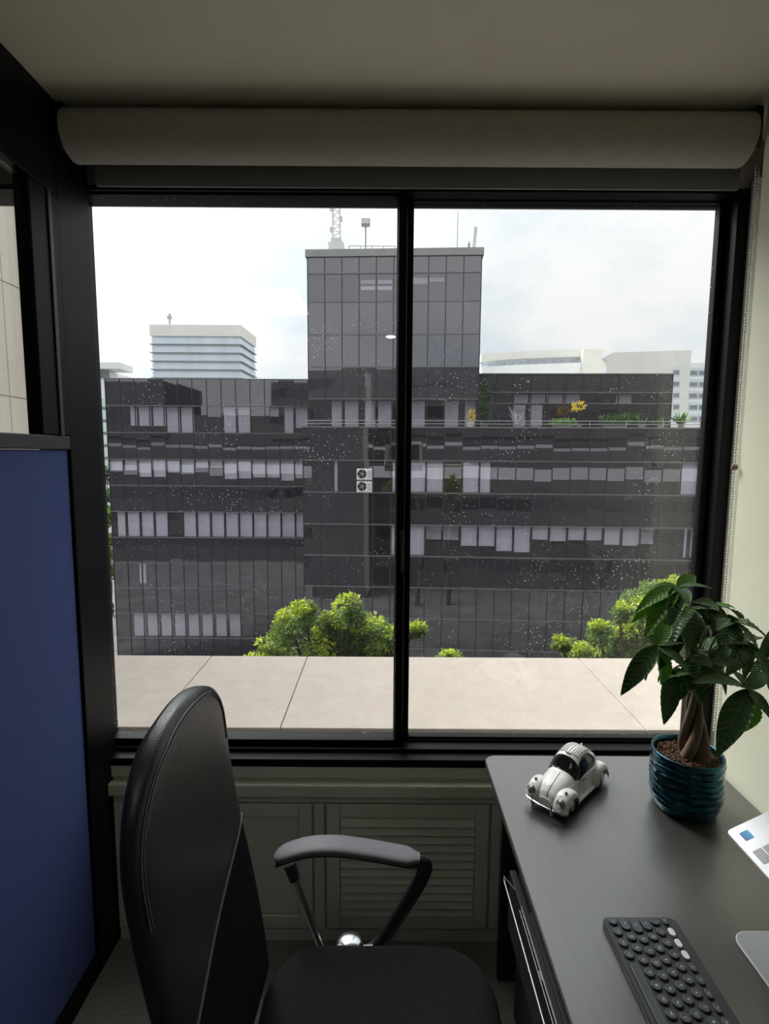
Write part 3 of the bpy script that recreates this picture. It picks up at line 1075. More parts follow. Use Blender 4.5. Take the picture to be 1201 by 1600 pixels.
# two air conditioning units on the facade
for lab, py in (('upper of two white air conditioning units on the black facade', 740.5), ('lower of two white air conditioning units on the black facade', 760)):
    y0 = 27.93
    p = at(569, py, y0)
    ac = thing('air_conditioner', lab, 'air conditioner', (p.x, p.y, p.z - 0.3), 'air conditioners on the black facade')
    MB().box(p.x - 0.40, p.x + 0.40, y0 - 0.02, y0 + 0.32, p.z - 0.29, p.z + 0.26, 0.02).build('casing', M['ac_white'], ac)
    g = MB().cyl((p.x - 0.12, y0 - 0.03, p.z), 0.235, 0.03, n=24, axis='y')
    fan = g.build('fan_opening', M['black'], ac)
    b = MB()
    for k in range(5):
        a = 2 * PI * k / 5
        b.tube([(p.x - 0.12, y0 - 0.035, p.z), (p.x - 0.12 + 0.21 * math.cos(a), y0 - 0.035, p.z + 0.21 * math.sin(a))], 0.02, 5)
    b.cyl((p.x - 0.12, y0 - 0.055, p.z), 0.06, 0.025, n=12, axis='y')
    b.build('fan_blades', M['grey_metal'], fan)
    b = MB()
    for k in range(6):
        b.box(p.x + 0.17, p.x + 0.36, y0 - 0.028, y0 - 0.019, p.z - 0.2 + k * 0.07, p.z - 0.175 + k * 0.07)
    b.build('vent_slots', M['grey_metal'], ac)
    MB().box(p.x - 0.42, p.x + 0.42, y0 - 0.02, y0 + 0.35, p.z - 0.34, p.z - 0.291, 0.005).build('bracket', M['grey_metal'], ac)


# ================================================================== plants and trees
def leaf_cloud(r, clumps, size, upbias=0.4):
    vs, fs = [], []
    for (c, rx, ry, rz, n) in clumps:
        for _ in range(n):
            while True:
                d = Vector((r.uniform(-1, 1), r.uniform(-1, 1), r.uniform(-1, 1)))
                if 0.1 < d.length < 1:
                    break
            d = d.normalized() * (d.length ** 0.45)
            p = Vector(c) + Vector((d.x * rx, d.y * ry, d.z * rz))
            ax = (Vector((d.x, d.y, d.z * 0.4)) + Vector((r.gauss(0, .5), r.gauss(0, .5), r.gauss(0, .4)))).normalized()
            nn = (Vector((0, 0, 1)) * upbias + Vector((r.gauss(0, .5), r.gauss(0, .5), r.gauss(0, .5)))).normalized()
            sd = ax.cross(nn)
            if sd.length < 0.05:
                continue
            sd.normalize()
            up_ = sd.cross(ax).normalized()
            s = size * r.uniform(0.6, 1.3)
            i = len(vs)
            vs += [p, p + ax * s * 0.5 + sd * s * 0.24 + up_ * s * 0.05, p + ax * s, p + ax * s * 0.5 - sd * s * 0.24 + up_ * s * 0.05]
            fs.append((i, i + 1, i + 2, i + 3))
    return vs, fs


def cloud_obj(name, vs, fs, m, parent):
    me = bpy.data.meshes.new(name)
    me.from_pydata([tuple(v) for v in vs], [], fs)
    me.update()
    o = link(name, me, M[m], parent)
    return stuff(o)


def tree(label, blobs, Y, leafsize, dens, m='tree_leaf', seed=1, ground=GZ, name='street_tree', trunk_px=None):
    """blobs: (px, py, radius px, depth offset)"""
    r = random.Random(seed)
    cl = []
    cs = []
    for (px, py, rp, dy) in blobs:
        c = at(px, py, Y + dy)
        R = rp / F_PX * (Y + dy)
        # each bough is a cluster of leaf rosettes
        k = max(5, int(rp / 4))
        for _ in range(k):
            d = Vector((r.gauss(0, 1), r.gauss(0, 1), r.gauss(0, 1))).normalized() * R * r.uniform(0.25, 0.85)
            cl.append((c + Vector((d.x, d.y, d.z * 0.8)), R * 0.50, R * 0.50, R * 0.36, int(dens)))
        cs.append((c, R))
    x = sum(c.x for c, R in cs) / len(cs)
    base = Vector((x if trunk_px is None else at(trunk_px, 900, Y).x, Y, ground))
    t = thing(name, label, 'tree', base, 'trees below the window' if name == 'street_tree' else None)
    vs, fs = leaf_cloud(r, cl, leafsize)
    cloud_obj('foliage', vs, fs, m, t)
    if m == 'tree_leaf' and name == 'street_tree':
        tips = []  # paler yellow-green leaf clusters on top of each bough
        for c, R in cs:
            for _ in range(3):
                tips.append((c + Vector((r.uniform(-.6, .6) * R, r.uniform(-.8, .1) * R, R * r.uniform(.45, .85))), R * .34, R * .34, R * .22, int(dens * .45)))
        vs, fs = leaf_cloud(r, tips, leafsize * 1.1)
        cloud_obj('top_foliage', vs, fs, 'tree_tip', t)
    b = MB()
    fork = Vector((base.x, base.y, min(c.z for c, R in cs) - 2.2))
    b.tube(smooth_path([base, base.lerp(fork, 0.5) + Vector((0.15, 0.1, 0)), fork], 4), [0.20, 0.19, 0.18, 0.17, 0.16, 0.15, 0.14, 0.12, 0.09], 8)
    b.build('trunk', M['trunk'], t, smooth=True)
    for c, R in cs:
        MB().tube(smooth_path([fork - Vector((0, 0, 0.1)), fork.lerp(c, 0.5) + Vector((0, 0, 0.25)), c + Vector((0, 0, R * 0.2))], 4), [0.06, 0.055, 0.05, 0.045, 0.04, 0.03, 0.025, 0.02, 0.01], 6).build('branch', M['trunk'], t, smooth=True)
    return t


tree('bright green tree with three rounded boughs rising behind the ledge left of the window mullion',
     [(475, 965, 30, 0), (455, 985, 34, .2), (505, 1000, 34, .5), (548, 955, 30, 0), (575, 990, 40, .3), (540, 1015, 40, .5), (615, 1000, 36, .2),
      (648, 990, 20, -.2), (548, 992, 34, .3), (515, 975, 26, .4), (430, 1020, 34, .5), (405, 1036, 24, .4), (600, 1030, 36, .2), (490, 1035, 44, .2)], 8.2, 0.062, 190, seed=3)
tree('tiny tree top just showing over the ledge right of the mullion', [(698, 1030, 16, 0), (712, 1032, 14, .2)], 8.6, 0.075, 70, seed=5)
tree('green tree standing behind the potted plant outside the window',
     [(1030, 925, 32, 0), (1000, 955, 34, .2), (968, 958, 18, -.2), (1045, 970, 42, .3), (935, 990, 22, 0), (960, 1005, 34, .3), (1010, 1005, 42, .3),
      (872, 1008, 16, -.2), (900, 1022, 26, .2), (985, 1035, 44, .3), (930, 1035, 36, .4), (1060, 1030, 44, .4), (1008, 982, 34, .3), (1035, 965, 30, .4), (965, 985, 26, .3)], 8.0, 0.055, 190, seed=9)
tree('dark green trees past the left end of the black building', [(168, 742, 14, 0), (166, 775, 16, 0), (158, 800, 22, .5)], 46, 0.42, 60, m='tree_leaf_dark', seed=12, name='distant_tree')
tree('yellow green tree past the left end of the black building', [(170, 812, 14, 0), (172, 840, 14, 0), (166, 868, 18, .5), (170, 895, 16, .5)], 44, 0.42, 60, m='tree_leaf', seed=13, name='distant_tree')

# terrace plants on the front block
tz = zt + 0.0
MB().rings([[front.P(u_, b_, z) for u_, b_ in ((0.1, 0.36), (wF - 0.1, 0.36), (wF - 0.1, 9.0), (0.1, 9.0))] for z in (zt - 0.3, zt - 0.02)]).build('terrace_floor', M['roof_cap'], front.o)


def tpos(px, back=1.2):
    p = at(px, 660, 28.3 + back)
    return Vector((p.x, p.y, zt - 0.01))


def blade_plant(name, label, px, n, length, width, m, spread=0.9, seed=1, cat='plant', back=1.0, rise=1.0):
    r = random.Random(seed)
    p = tpos(px, back)
    t = thing(name, label, cat, p)
    MB().lathe([(0.12, 0), (0.17, 0.28), (0.15, 0.28), (0.14, 0.24)], p, n=14).build('planter', M['roof_cap'], t)
    b0 = p + Vector((0, 0, 0.24))
    for k in range(n):
        a = 2 * PI * k / n + r.uniform(-.3, .3)
        tilt = r.uniform(0.2, spread)
        dr = Vector((math.cos(a) * tilt, math.sin(a) * tilt, rise)).normalized()
        sd = Vector((-math.sin(a), math.cos(a), 0))
        Lh = length * r.uniform(0.7, 1.1)
        rows = []
        for i in range(6):
            s = i / 5
            q = b0 + dr * Lh * s + Vector((0, 0, -0.25 * Lh * s * s * tilt))
            w_ = width * math.sin(PI * min(1, 0.12 + 0.88 * s)) * 0.5 + 0.004
            rows.append([q - sd * w_, q + Vector((0, 0, -0.012)), q + sd * w_, q + Vector((0, 0, 0.006))])
        MB().rings(rows).build('leaf', M[m], t, smooth=True)
    return t


# cypress
p = tpos(757, 0.2)
cy = thing('cypress', 'slim dark green cypress at the left end of the roof terrace', 'tree', p)
MB().lathe([(0.13, 0), (0.18, 0.3), (0.16, 0.3)], p, n=14).build('planter', M['roof_cap'], cy)
hcy = at(757, 600, p.y).z - p.z
vs, fs = leaf_cloud(random.Random(4), [(p + Vector((0, 0, 0.3 + hcy * k / 10)), 0.24 * (1 - (k / 9.5) ** 3) + 0.03, 0.24, 0.2, 150) for k in range(10)], 0.12, 0.1)
cloud_obj('foliage', vs, fs, 'cypress', cy)
MB().tube([p + Vector((0, 0, .25)), p + Vector((0, 0, hcy * 0.95))], [0.05, 0.01], 6).build('trunk', M['trunk'], cy)
# potted shrub with yellow top
p = tpos(735, 0.15)
ys = thing('potted_shrub', 'small yellow green plant in a white pot by the tower corner', 'plant', p)
MB().lathe([(0.14, 0), (0.20, 0.36), (0.18, 0.36), (0.17, 0.3)], p, n=16).build('pot', M['ac_white'], ys)
vs, fs = leaf_cloud(random.Random(6), [(p + Vector((0.05, 0, 0.62)), 0.2, 0.18, 0.16, 60), (p + Vector((0.08, 0, 0.85)), 0.12, 0.12, 0.12, 40)], 0.13)
cloud_obj('foliage', vs, fs, 'yellow_leaf', ys)
MB().tube([p + Vector((0, 0, .28)), p + Vector((0.06, 0, .75))], 0.015, 6).build('stem', M['trunk'], ys)
# bare twig tree
p = tpos(806, 1.0)
bt = thing('bare_shrub', 'leafless pale shrub on the roof terrace', 'plant', p)
MB().lathe([(0.13, 0), (0.18, 0.28), (0.16, 0.28)], p, n=14).build('planter', M['roof_cap'], bt)
r = random.Random(8)
for k in range(9):
    a = r.uniform(0, 2 * PI)
    tip = p + Vector((0.55 * math.cos(a) * r.uniform(.4, 1), 0.4 * math.sin(a), r.uniform(0.75, 1.3)))
    mid = p.lerp(tip, 0.5) + Vector((0, 0, 0.15))
    b = MB().tube([p + Vector((0, 0, .2)), mid, tip], [0.03, 0.02, 0.008], 5)
    b.tube([mid, mid + Vector((r.uniform(-.3, .3), r.uniform(-.2, .2), .3))], [0.014, 0.006], 5)
    b.build('twig', M['bare'], bt)
# yellow shrub
p = tpos(903, 1.6)
yl = thing('yellow_shrub', 'yellow leaved shrub on the roof terrace', 'plant', p)
MB().lathe([(0.14, 0), (0.2, 0.3), (0.18, 0.3)], p, n=14).build('planter', M['roof_cap'], yl)
zc = at(903, 634, p.y).z
vs, fs = leaf_cloud(random.Random(5), [((p.x, p.y, zc), 0.36, 0.3, 0.22, 110), ((p.x - .2, p.y, zc - .2), 0.2, 0.2, 0.1, 40)], 0.14)
cloud_obj('foliage', vs, fs, 'yellow_leaf', yl)
MB().tube([p + Vector((0, 0, .2)), (p.x, p.y, zc)], 0.025, 6).build('stem', M['trunk'], yl)
# low hedge plants
for px, ww, hh, sd_, lab in ((880, 0.55, 0.32, 21, 'low green bush behind the terrace railing under the yellow shrub'), (960, 0.7, 0.55, 22, 'dark green bush in the middle of the terrace'),
                             (985, 0.5, 0.75, 23, 'tall dark green bush right of the middle of the terrace')):
    p = tpos(px, 2.3 if px == 985 else 1.1)
    hb = thing('terrace_bush', lab, 'bush', p, 'bushes on the roof terrace')
    MB().box(p.x - ww * .8, p.x + ww * .8, p.y - .2, p.y + .2, p.z, p.z + .22, .02).build('planter', M['roof_cap'], hb)
    vs, fs = leaf_cloud(random.Random(sd_), [(p + Vector((ww * (k - 1.5) / 2, 0, 0.25 + hh * .5)), ww * .45, .3, hh * .55, 90) for k in range(4)], 0.16)
    cloud_obj('foliage', vs, fs, 'tree_leaf_dark' if px > 900 else 'agave', hb)
blade_plant('spiky_plant', 'dark spiky plant behind the terrace railing', 1003, 14, 0.95, 0.07, 'tree_leaf_dark', seed=3)
blade_plant('agave', 'bright green low agave at the right of the terrace', 1032, 14, 0.62, 0.13, 'agave', spread=1.6, seed=4)
blade_plant('banana_plant', 'broad leaved green plant at the right end of the terrace', 1064, 11, 1.15, 0.26, 'agave', spread=1.1, seed=5)


# ================================================================== distant buildings
def far_building(label, name, x0, x1, y0, y1, ztop, m, group='pale buildings on the skyline'):
    t = thing(name, label, 'building', ((x0 + x1) / 2, (y0 + y1) / 2, GZ), group)
    return t


# pale blue-banded office block behind the left wing
Y0 = 180.0
A, Bp = at(233, 507, Y0), at(376, 507, Y0)
k_ = ray(400, 527)
Y1 = (A.z - CZ) / k_.z
Cx = k_.x * Y1
t = far_building('pale glass banded office tower behind the left wing of the black building', 'distant_office', A.x, Bp.x, Y0, Y1, A.z, 'cream')
poly = [(A.x, Y0), (Bp.x, Y0), (Cx, Y1), (A.x, Y1)]
band = at(300, 525, Y0).z
MB().prism(poly, band, A.z).build('roof_band', M['cream'], t)
def inset(d):
    return [(A.x + d, Y0 + d), (Bp.x - d, Y0 + d), (Cx - d, Y1 - d), (A.x + d, Y1 - d)]


fh = (12.9 / F_PX) * Y0 / 1.03
z = band
k = 0
while z > GZ + 1 and k < 14:
    MB().prism(inset(0.4), max(GZ, z - fh + 0.2), z - 0.55).build('glass_band', M['pale_glass'], t)
    MB().prism(inset(0.7), z - 0.55, z).build('window_strip', M['pale_glass'], t)
    MB().prism(inset(-0.15), z - fh, z - fh + 0.2).build('ledge', M['grey_metal'], t)
    z -= fh
    k += 1
MB().prism(inset(0.5), GZ, z + 0.1).build('lower_floors', M['pale_glass'], t)
MB().tube([at(265, 507, Y0 + 8), at(265, 490, Y0 + 8)], 0.35, 6).box(at(265, 500, Y0 + 8).x - .7, at(265, 500, Y0 + 8).x + .7, Y0 + 7.5, Y0 + 8.5, at(265, 499, Y0 + 8).z, at(265, 494, Y0 + 8).z, .1).build('aerial', M['grey_metal'], t)

# white building at the far left
Y0 = 70.0
a, c = at(120, 600, Y0), at(172, 600, Y0)
t = far_building('white building with green glass floors at the far left edge of the window', 'distant_office', a.x, c.x, Y0, Y0 + 12, 0, 'pale_white')
ztopw = at(170, 566, Y0).z
MB().box(a.x, c.x, Y0, Y0 + 12, GZ, at(170, 612, Y0).z).box(a.x, c.x - 0.5, Y0 + 0.5, Y0 + 12, at(170, 612, Y0).z, at(170, 578, Y0).z).build('wall', M['pale_white'], t)
MB().box(a.x - 1, at(190, 570, Y0).x, Y0 - 0.5, Y0 + 3, at(170, 577, Y0).z, ztopw - 0.1).build('roof', M['pale_white'], t)
MB().box(at(151, 585, Y0).x, at(168, 585, Y0).x, Y0 + 0.3, Y0 + 0.49, at(170, 590, Y0).z, at(170, 579, Y0).z).build('window_strip', M['slot'], t)
for k in range(7):
    za, zb_ = at(170, 622 + k * 19.5, Y0).z, at(170, 636 + k * 19.5, Y0).z
    MB().box(a.x + 0.2, c.x + 0.06, Y0 - 0.15, Y0 + 5, zb_, za, 0.05).build('glass_band', M['green_glass'], t)
    MB().box(a.x + 0.2, c.x + 0.02, Y0 - 0.08, Y0 + 5, zb_ - 0.35, zb_ - 0.02).build('slot', M['slot'], t)

# curved white building right of the tower
Y0 = 110.0
t = far_building('curved white building with a railing right of the tower', 'distant_apartments', 20, 45, Y0, Y0 + 15, 0, 'pale_white')
pts = [(752, 553, 4), (800, 549.5, 2), (850, 547.5, 0.8), (908, 545.5, 0)]


def curve_wall(py_off_t, py_off_b, dep=0.0):
    up_ = []
    for (px, py, dy) in pts:
        up_.append((at(px, py + py_off_t, Y0 + dy + dep), at(px, py + py_off_b, Y0 + dy + dep)))
    b = MB()
    rings = []
    for a_, c_ in up_:
        rings.append([c_, a_, a_ + Vector((0, 3, 0)), c_ + Vector((0, 3, 0))])
    b.rings(rings)
    return b


curve_wall(0, 11.5, 1.0).build('upper_wall', M['cream'], t)
curve_wall(11.5, 22, 2.2).build('recessed_band', M['pale_glass'], t)
curve_wall(21, 60, 0.0).build('balcony_front', M['pale_white'], t)
b = MB()
for i in range(3):
    (px, py, dy), (px2, py2, dy2) = pts[i], pts[i + 1]
    for o_ in (14, 17.5):
        bar(b, at(px, py + o_, Y0 + dy + .2), at(px2, py2 + o_, Y0 + dy2 + .2), 0.07, 5)
    for q in range(4):
        xx, yy, dd = px + (px2 - px) * q / 4, py + (py2 - py) * q / 4, dy + (dy2 - dy) * q / 4
        bar(b, at(xx, yy + 14, Y0 + dd + .2), at(xx, yy + 22, Y0 + dd + .2), 0.07, 5)
b.build('balcony_railing', M['grey_metal'], t)
a, c = at(911, 545, Y0 - 0.5), at(943, 545, Y0 - 0.5)
MB().box(a.x, c.x, Y0 - 0.5, Y0 + 3, GZ, a.z).build('side_block', M['cream'], t)

# cream stepped apartment block at the right
Y0 = 85.0
t = far_building('cream stepped apartment block at the right end of the skyline', 'distant_apartments', 40, 60, Y0, Y0 + 12, 0, 'cream')
a = at(948, 560, Y0)
c = at(1080, 548, Y0)
e = at(1125, 565, Y0)
pf = [(a.x, GZ), (a.x, at(948, 562, Y0).z), (at(966, 0, Y0).x, at(966, 561, Y0).z), (at(985, 0, Y0).x, at(985, 551, Y0).z), (c.x, at(1080, 547, Y0).z), (c.x, GZ)]
MB().rings([[Vector((x + dx, y, z)) for x, z in pf] for y, dx in ((Y0, 0), (Y0 + 8, 4.2))]).build('wall', M['cream'], t)
MB().box(c.x + 0.01, e.x + 6, Y0 + 0.6, Y0 + 12, GZ, at(1090, 566, Y0).z).build('side_wall', M['pale_white'], t)
for px in (1056, 1086, 1101, 1120):
    for k in range(5):
        pw = at(px, 580 + k * 18, Y0)
        yy = Y0 - 0.06 if px < 1078 else Y0 + 0.52
        wdt = 0.45 if px < 1078 else 0.6
        wn = MB().box(pw.x - wdt - .1, pw.x + wdt + .1, yy, yy + 0.05, pw.z - 0.62, pw.z + 0.62).build('window', M['pale_glass'], t)
        MB().box(pw.x - wdt, pw.x + wdt, yy - 0.03, yy - 0.005, pw.z - 0.5, pw.z + 0.15).build('pane', M['slot'], wn)

# ================================================================== DESK
DZ = CZ - 0.96
DX0, DX1, DY1, DY0 = 0.324, 1.026, 1.628, -0.15
desk = thing('desk', 'dark wood laminate desk with rounded corner along the right wall', 'desk', (0.67, 0.74, 0))
pl = []
for cx, cy, a, rr in ((DX1 - .01, DY1 - .01, 0, .01), (DX0 + .035, DY1 - .035, PI / 2, .035), (DX0 + .035, DY0 + .035, PI, .035), (DX1 - .01, DY0 + .01, 1.5 * PI, .01)):
    for k in range(7):
        t = a + PI / 2 * k / 6
        pl.append((cx + rr * math.cos(t), cy + rr * math.sin(t)))
MB().prism(pl, DZ - 0.022, DZ, 0.0025).build('desk_top', M['desk'], desk)
MB().prism([(x + (0.0008 if x > .6 else -0.0008), y + (0.0008 if y > .6 else -0.0008)) for x, y in pl], DZ - 0.0190, DZ - 0.0035).build('edge_band', M['desk_edge'], desk)
MB().box(DX0 + 0.05, DX1 - 0.02, 1.555, 1.58, 0.0, DZ - 0.0225, 0.002).build('end_panel', M['desk_under'], desk)
MB().box(DX0 + 0.05, DX1 - 0.02, DY0 + 0.05, DY0 + 0.075, 0.0, DZ - 0.0225, 0.002).build('end_panel', M['desk_under'], desk)
MB().box(DX1 - 0.06, DX1 - 0.042, DY0 + 0.076, 1.554, 0.30, DZ - 0.0225, 0.002).build('back_panel', M['desk_under'], desk)
MB().box(0.40, 0.95, 1.00, 1.45, 0.0, DZ - 0.15, 0.003).build('pedestal', M['desk_under'], desk)
dr = MB().box(0.352, 0.93, 0.15, 1.172, CZ - 1.24, CZ - 1.088, 0.002).build('drawer', M['desk_under'], desk)
MB().box(0.335, 0.351, 0.12, 1.180, CZ - 1.25, CZ - 1.083, 0.002).build('drawer_front', M['desk_under'], dr)
MB().box(0.3335, 0.3375, 0.12, 1.180, CZ - 1.0825, CZ - 1.0805, 0.0006).build('metal_edge', M['steel'], dr)
MB().box(0.3275, 0.3300, 0.12, 1.170, CZ - 1.0825, CZ - 1.0805, 0.0006).box(0.3300, 0.3345, 0.5, 0.52, CZ - 1.086, CZ - 1.0826).box(0.3300, 0.3345, 1.0, 1.02, CZ - 1.086, CZ - 1.0826).build('metal_trim', M['steel'], dr)
MB().tube([(0.336, 1.240, CZ - 1.092), (0.313, 1.272, CZ - 1.081), (0.3115, 1.255, CZ - 1.081), (0.3115, 0.14, CZ - 1.081), (0.334, 0.12, CZ - 1.092)], 0.0024, 8).build('handle_bar', M['steel'], dr)
MB().box(0.335, 0.352, 1.181, 1.30, CZ - 1.25, CZ - 1.086, 0.002).build('side_cheek', M['desk_under'], desk)

# ================================================================== OFFICE CHAIR
ch = thing('office_chair', 'black office chair with leather topped back and padded armrests facing the desk', 'chair', (-0.02, 0.95, 0))
YCH = 0.955
BW = 0.217


def back_x(z):
    """front face of the backrest leans backwards with height"""
    t = (z - 0.54) / (1.235 - 0.54)
    return -0.262 - 0.118 * t - 0.020 * math.sin(PI * t)


def back_k(z):
    """how much the rows of the upholstery rise towards the window side"""
    return 0.35 - 0.23 * (z - 0.785) / 0.42 if z >= 0.785 else 0.35 * (z - 0.53) / 0.255


def back_w(z):
    if z > 1.04:
        s = min(1, (z - 1.04) / 0.165)
        return BW * max(0.0, 1 - s ** 2.5) ** (1 / 2.3)
    if z < 0.80:
        return BW - 0.045 * ((0.80 - z) / 0.26) ** 2
    return BW


RIM = 0.026


def back_ring(z, thick, n=36, grow=0.0, off=0.0):
    w_ = back_w(z) + grow
    ring = []
    for k in range(n):
        t = 2 * PI * k / n
        c, s = math.cos(t), math.sin(t)
        yy = w_ * abs(c) ** 0.55 * (1 if c >= 0 else -1)
        th = thick * min(1, 0.25 + 0.75 * (w_ / 0.12)) if w_ < 0.12 else thick
        xx = th * abs(s) ** 0.6 * (1 if s >= 0 else -1)
        curve = 0.012 * (yy / BW) ** 2 + 0.03 * yy
        zz = z + back_k(z) * yy
        ring.append(Vector((back_x(zz) - thick + xx + curve + off, YCH + yy, zz)))
    return ring


zsb = [0.787 + (1.205 - 0.787) * math.sin(PI / 2 * k / 26) for k in range(26)] + [1.2047]
bk = MB().rings([back_ring(z, RIM) for z in zsb]).build('backrest_leather', M['leather'], ch, smooth=True, angle=60)


def front_pt(z, fr, lift=0.0, thick=0.026):
    """point on the front face, fr = -1..1 across"""
    w_ = back_w(z)
    yy = w_ * fr
    c = abs(fr) ** (1 / 0.55)
    s = math.sqrt(max(0, 1 - c * c)) ** 0.6
    th = thick * min(1, 0.25 + 0.75 * (w_ / 0.12)) if w_ < 0.12 else thick
    zz = z + back_k(z) * yy
    return Vector((back_x(zz) - thick + th * s + 0.012 * (yy / BW) ** 2 + 0.03 * yy + lift, YCH + yy, zz))


for ins in (0.013, 0.0185):
    path = []
    zt_, zb_ = 1.205 - ins * 0.9, 1.03
    m_ = 60
    for k in range(m_ + 1):
        a = -1 + 2 * k / m_
        an = a * PI / 2 * 1.08
        yy = math.sin(max(-PI / 2, min(PI / 2, an))) * (BW - ins)
        # height of the inset outline at this yy
        s = abs(yy) / (BW - ins)
        zz = 1.04 + (zt_ - 1.04) * max(0, 1 - s ** 2.3) ** (1 / 2.5) if s < 1 else 1.04 - 0.02
        w_ = max(back_w(zz), 1e-3)
        path.append(front_pt(zz, max(-0.985, min(0.985, yy / w_)), 0.0012))
    for sgn, pos in ((-1, 0), (1, -1)):
        tail = [front_pt(z, sgn * (BW - ins) / back_w(z), 0.0012) for z in (1.03, 1.02, 1.01, 1.0)]
        path = (list(reversed(tail)) + path) if pos == 0 else (path + tail)
    MB().tube(path, 0.0014, 6).build('seam', M['thread'], bk, smooth=True)
zsl = [0.53 + (0.783 - 0.53) * k / 16 for k in range(17)]
MB().rings([back_ring(z, 0.024, grow=0.006 * math.sin(PI * k / 16), off=-0.002) for k, z in enumerate(zsl)]).build('backrest_mesh', M['mesh_fabric'], ch, smooth=True, angle=60)
MB().tube([front_pt(0.785, -0.96 + 1.92 * k / 24, 0.0015) for k in range(25)], 0.0026, 6).build('piping', M['armpad'], bk, smooth=True)
# back bracket
MB().tube(smooth_path([(-0.405, YCH, 0.75), (-0.385, YCH, 0.60), (-0.34, YCH, 0.44), (-0.25, YCH, 0.387), (-0.12, YCH, 0.385)], 5), 0.032, 10, flat=0.4, up=(0, 1, 0)).build('back_bracket', M['plastic'], ch, smooth=True)

# seat cushion
b = MB()
rings = []
sx0, sx1, sy0, sy1 = -0.265, 0.262, YCH - 0.25, YCH + 0.245
for (zz, g) in ((0.395, 0.03), (0.40, 0.012), (0.42, 0.0), (0.470, 0.0), (0.492, 0.010), (0.506, 0.030), (0.513, 0.07), (0.514, 0.14)):
    ring = []
    for (x, y) in rounded(sx0 + g, sx1 - g, sy0 + g, sy1 - g, max(0.03, 0.12 - g * 0.5), 6):
        u_ = (x - sx0) / (sx1 - sx0)
        ring.append(Vector((x, y, zz - 0.012 * max(0, u_ - 0.75) ** 2 * 16 * (1 if zz > 0.42 else 0.2))))
    rings.append(ring)
b.rings(rings)
b.build('seat', M['seat_fabric'], ch, smooth=True, angle=70)
MB().prism(rounded(sx0 + 0.03, sx1 - 0.03, sy0 + 0.03, sy1 - 0.03, 0.08), 0.372, 0.394, 0.004).build('seat_pan', M['plastic'], ch)


def arm(y):
    pa_ = [at(px, py, 1.285) for px, py in ((430, 1339), (450, 1331), (485, 1322), (530, 1321), (580, 1328), (625, 1336), (655, 1341))]
    pts_ = [Vector((q.x, y, q.z)) for q in pa_]
    b = MB()
    P = smooth_path(pts_, 4)
    rings = []
    nP = len(P)
    for i, q in enumerate(P):
        d = (P[min(i + 1, nP - 1)] - P[max(i - 1, 0)]).normalized()
        up_ = Vector((-d.z, 0, d.x))
        e = min(1.0, max(0.12, 1 - (1 - min(i, 5) / 5) ** 2.4) ** 0.5, max(0.25, min(nP - 1 - i, 3) / 3) ** 0.5)
        wd, th = 0.033 * e, 0.011 * (0.5 + 0.5 * e)
        ring = []
        for k in range(16):
            t = 2 * PI * k / 16
            c, s = math.cos(t), math.sin(t)
            ring.append(q + Vector((0, 1, 0)) * wd * abs(c) ** 0.7 * (1 if c > 0 else -1) + up_ * th * abs(s) ** 0.7 * (1 if s > 0 else -1))
        rings.append(ring)
    b.rings(rings)
    pad = b.build('arm_pad', M['armpad'], ch, smooth=True, angle=60)
    low = [Vector((q.x, q.y, q.z - 0.0125)) for q in P[1:-1]]
    tip = low[-1]
    e1 = at(664, 1352, 1.285)
    e2 = at(652, 1385, 1.285)
    e3 = at(598, 1468, 1.27)
    e4 = at(575, 1490, 1.25)
    sg = 1 if y > YCH else -1

    def my(q):
        return Vector((q.x, YCH + sg * (q.y - YCH), q.z))
    loop = low[-8:-1] + smooth_path([low[-1], my(e1), my(e2), my(e3), my(e4), Vector((my(e4).x - 0.06, YCH + sg * 0.20, 0.387))], 5)
    MB().tube(low, 0.027, 10, flat=0.24, up=(0, 0, 1)).build('pad_base', M['plastic'], pad, smooth=True)
    MB().tube(loop, 0.019, 10, flat=0.62, up=(0, 1, 0.01)).build('arm_loop', M['plastic'], ch, smooth=True)
    s0, s1 = my(at(452, 1352, 1.285)), my(at(506, 1492, 1.245))
    MB().tube([s0 + Vector((0, 0, 0.004)), s0.lerp(s1, 0.16)], [0.017, 0.014], 12).build('arm_socket', M['plastic'], ch, smooth=True)
    MB().tube([s0.lerp(s1, 0.155), s1, ], 0.0095, 12).build('arm_strut', M['chrome'], ch, smooth=True)
    MB().tube([s1 - Vector((0, 0, 0.012)), my(at(545, 1488, 1.245)), my(at(582, 1484, 1.25))], 0.012, 8).tube([my(at(545, 1489, 1.245)), Vector((s1.x + 0.03, YCH + sg * 0.20, 0.386))], 0.012, 8).build('arm_mount', M['grey_alu'], ch, smooth=True)
    c = my(at(546, 1488, 1.245))
    b = MB().lathe([(0.036, 0), (0.036, 0.030), (0.034, 0.040), (0.027, 0.047), (0.012, 0.051), (0.001, 0.052)], c - Vector((0, 0, 0.012)), n=28)
    b.build('chrome_cap', M['chrome'], ch, smooth=True)


arm(1.285)
arm(2 * YCH - 1.285)
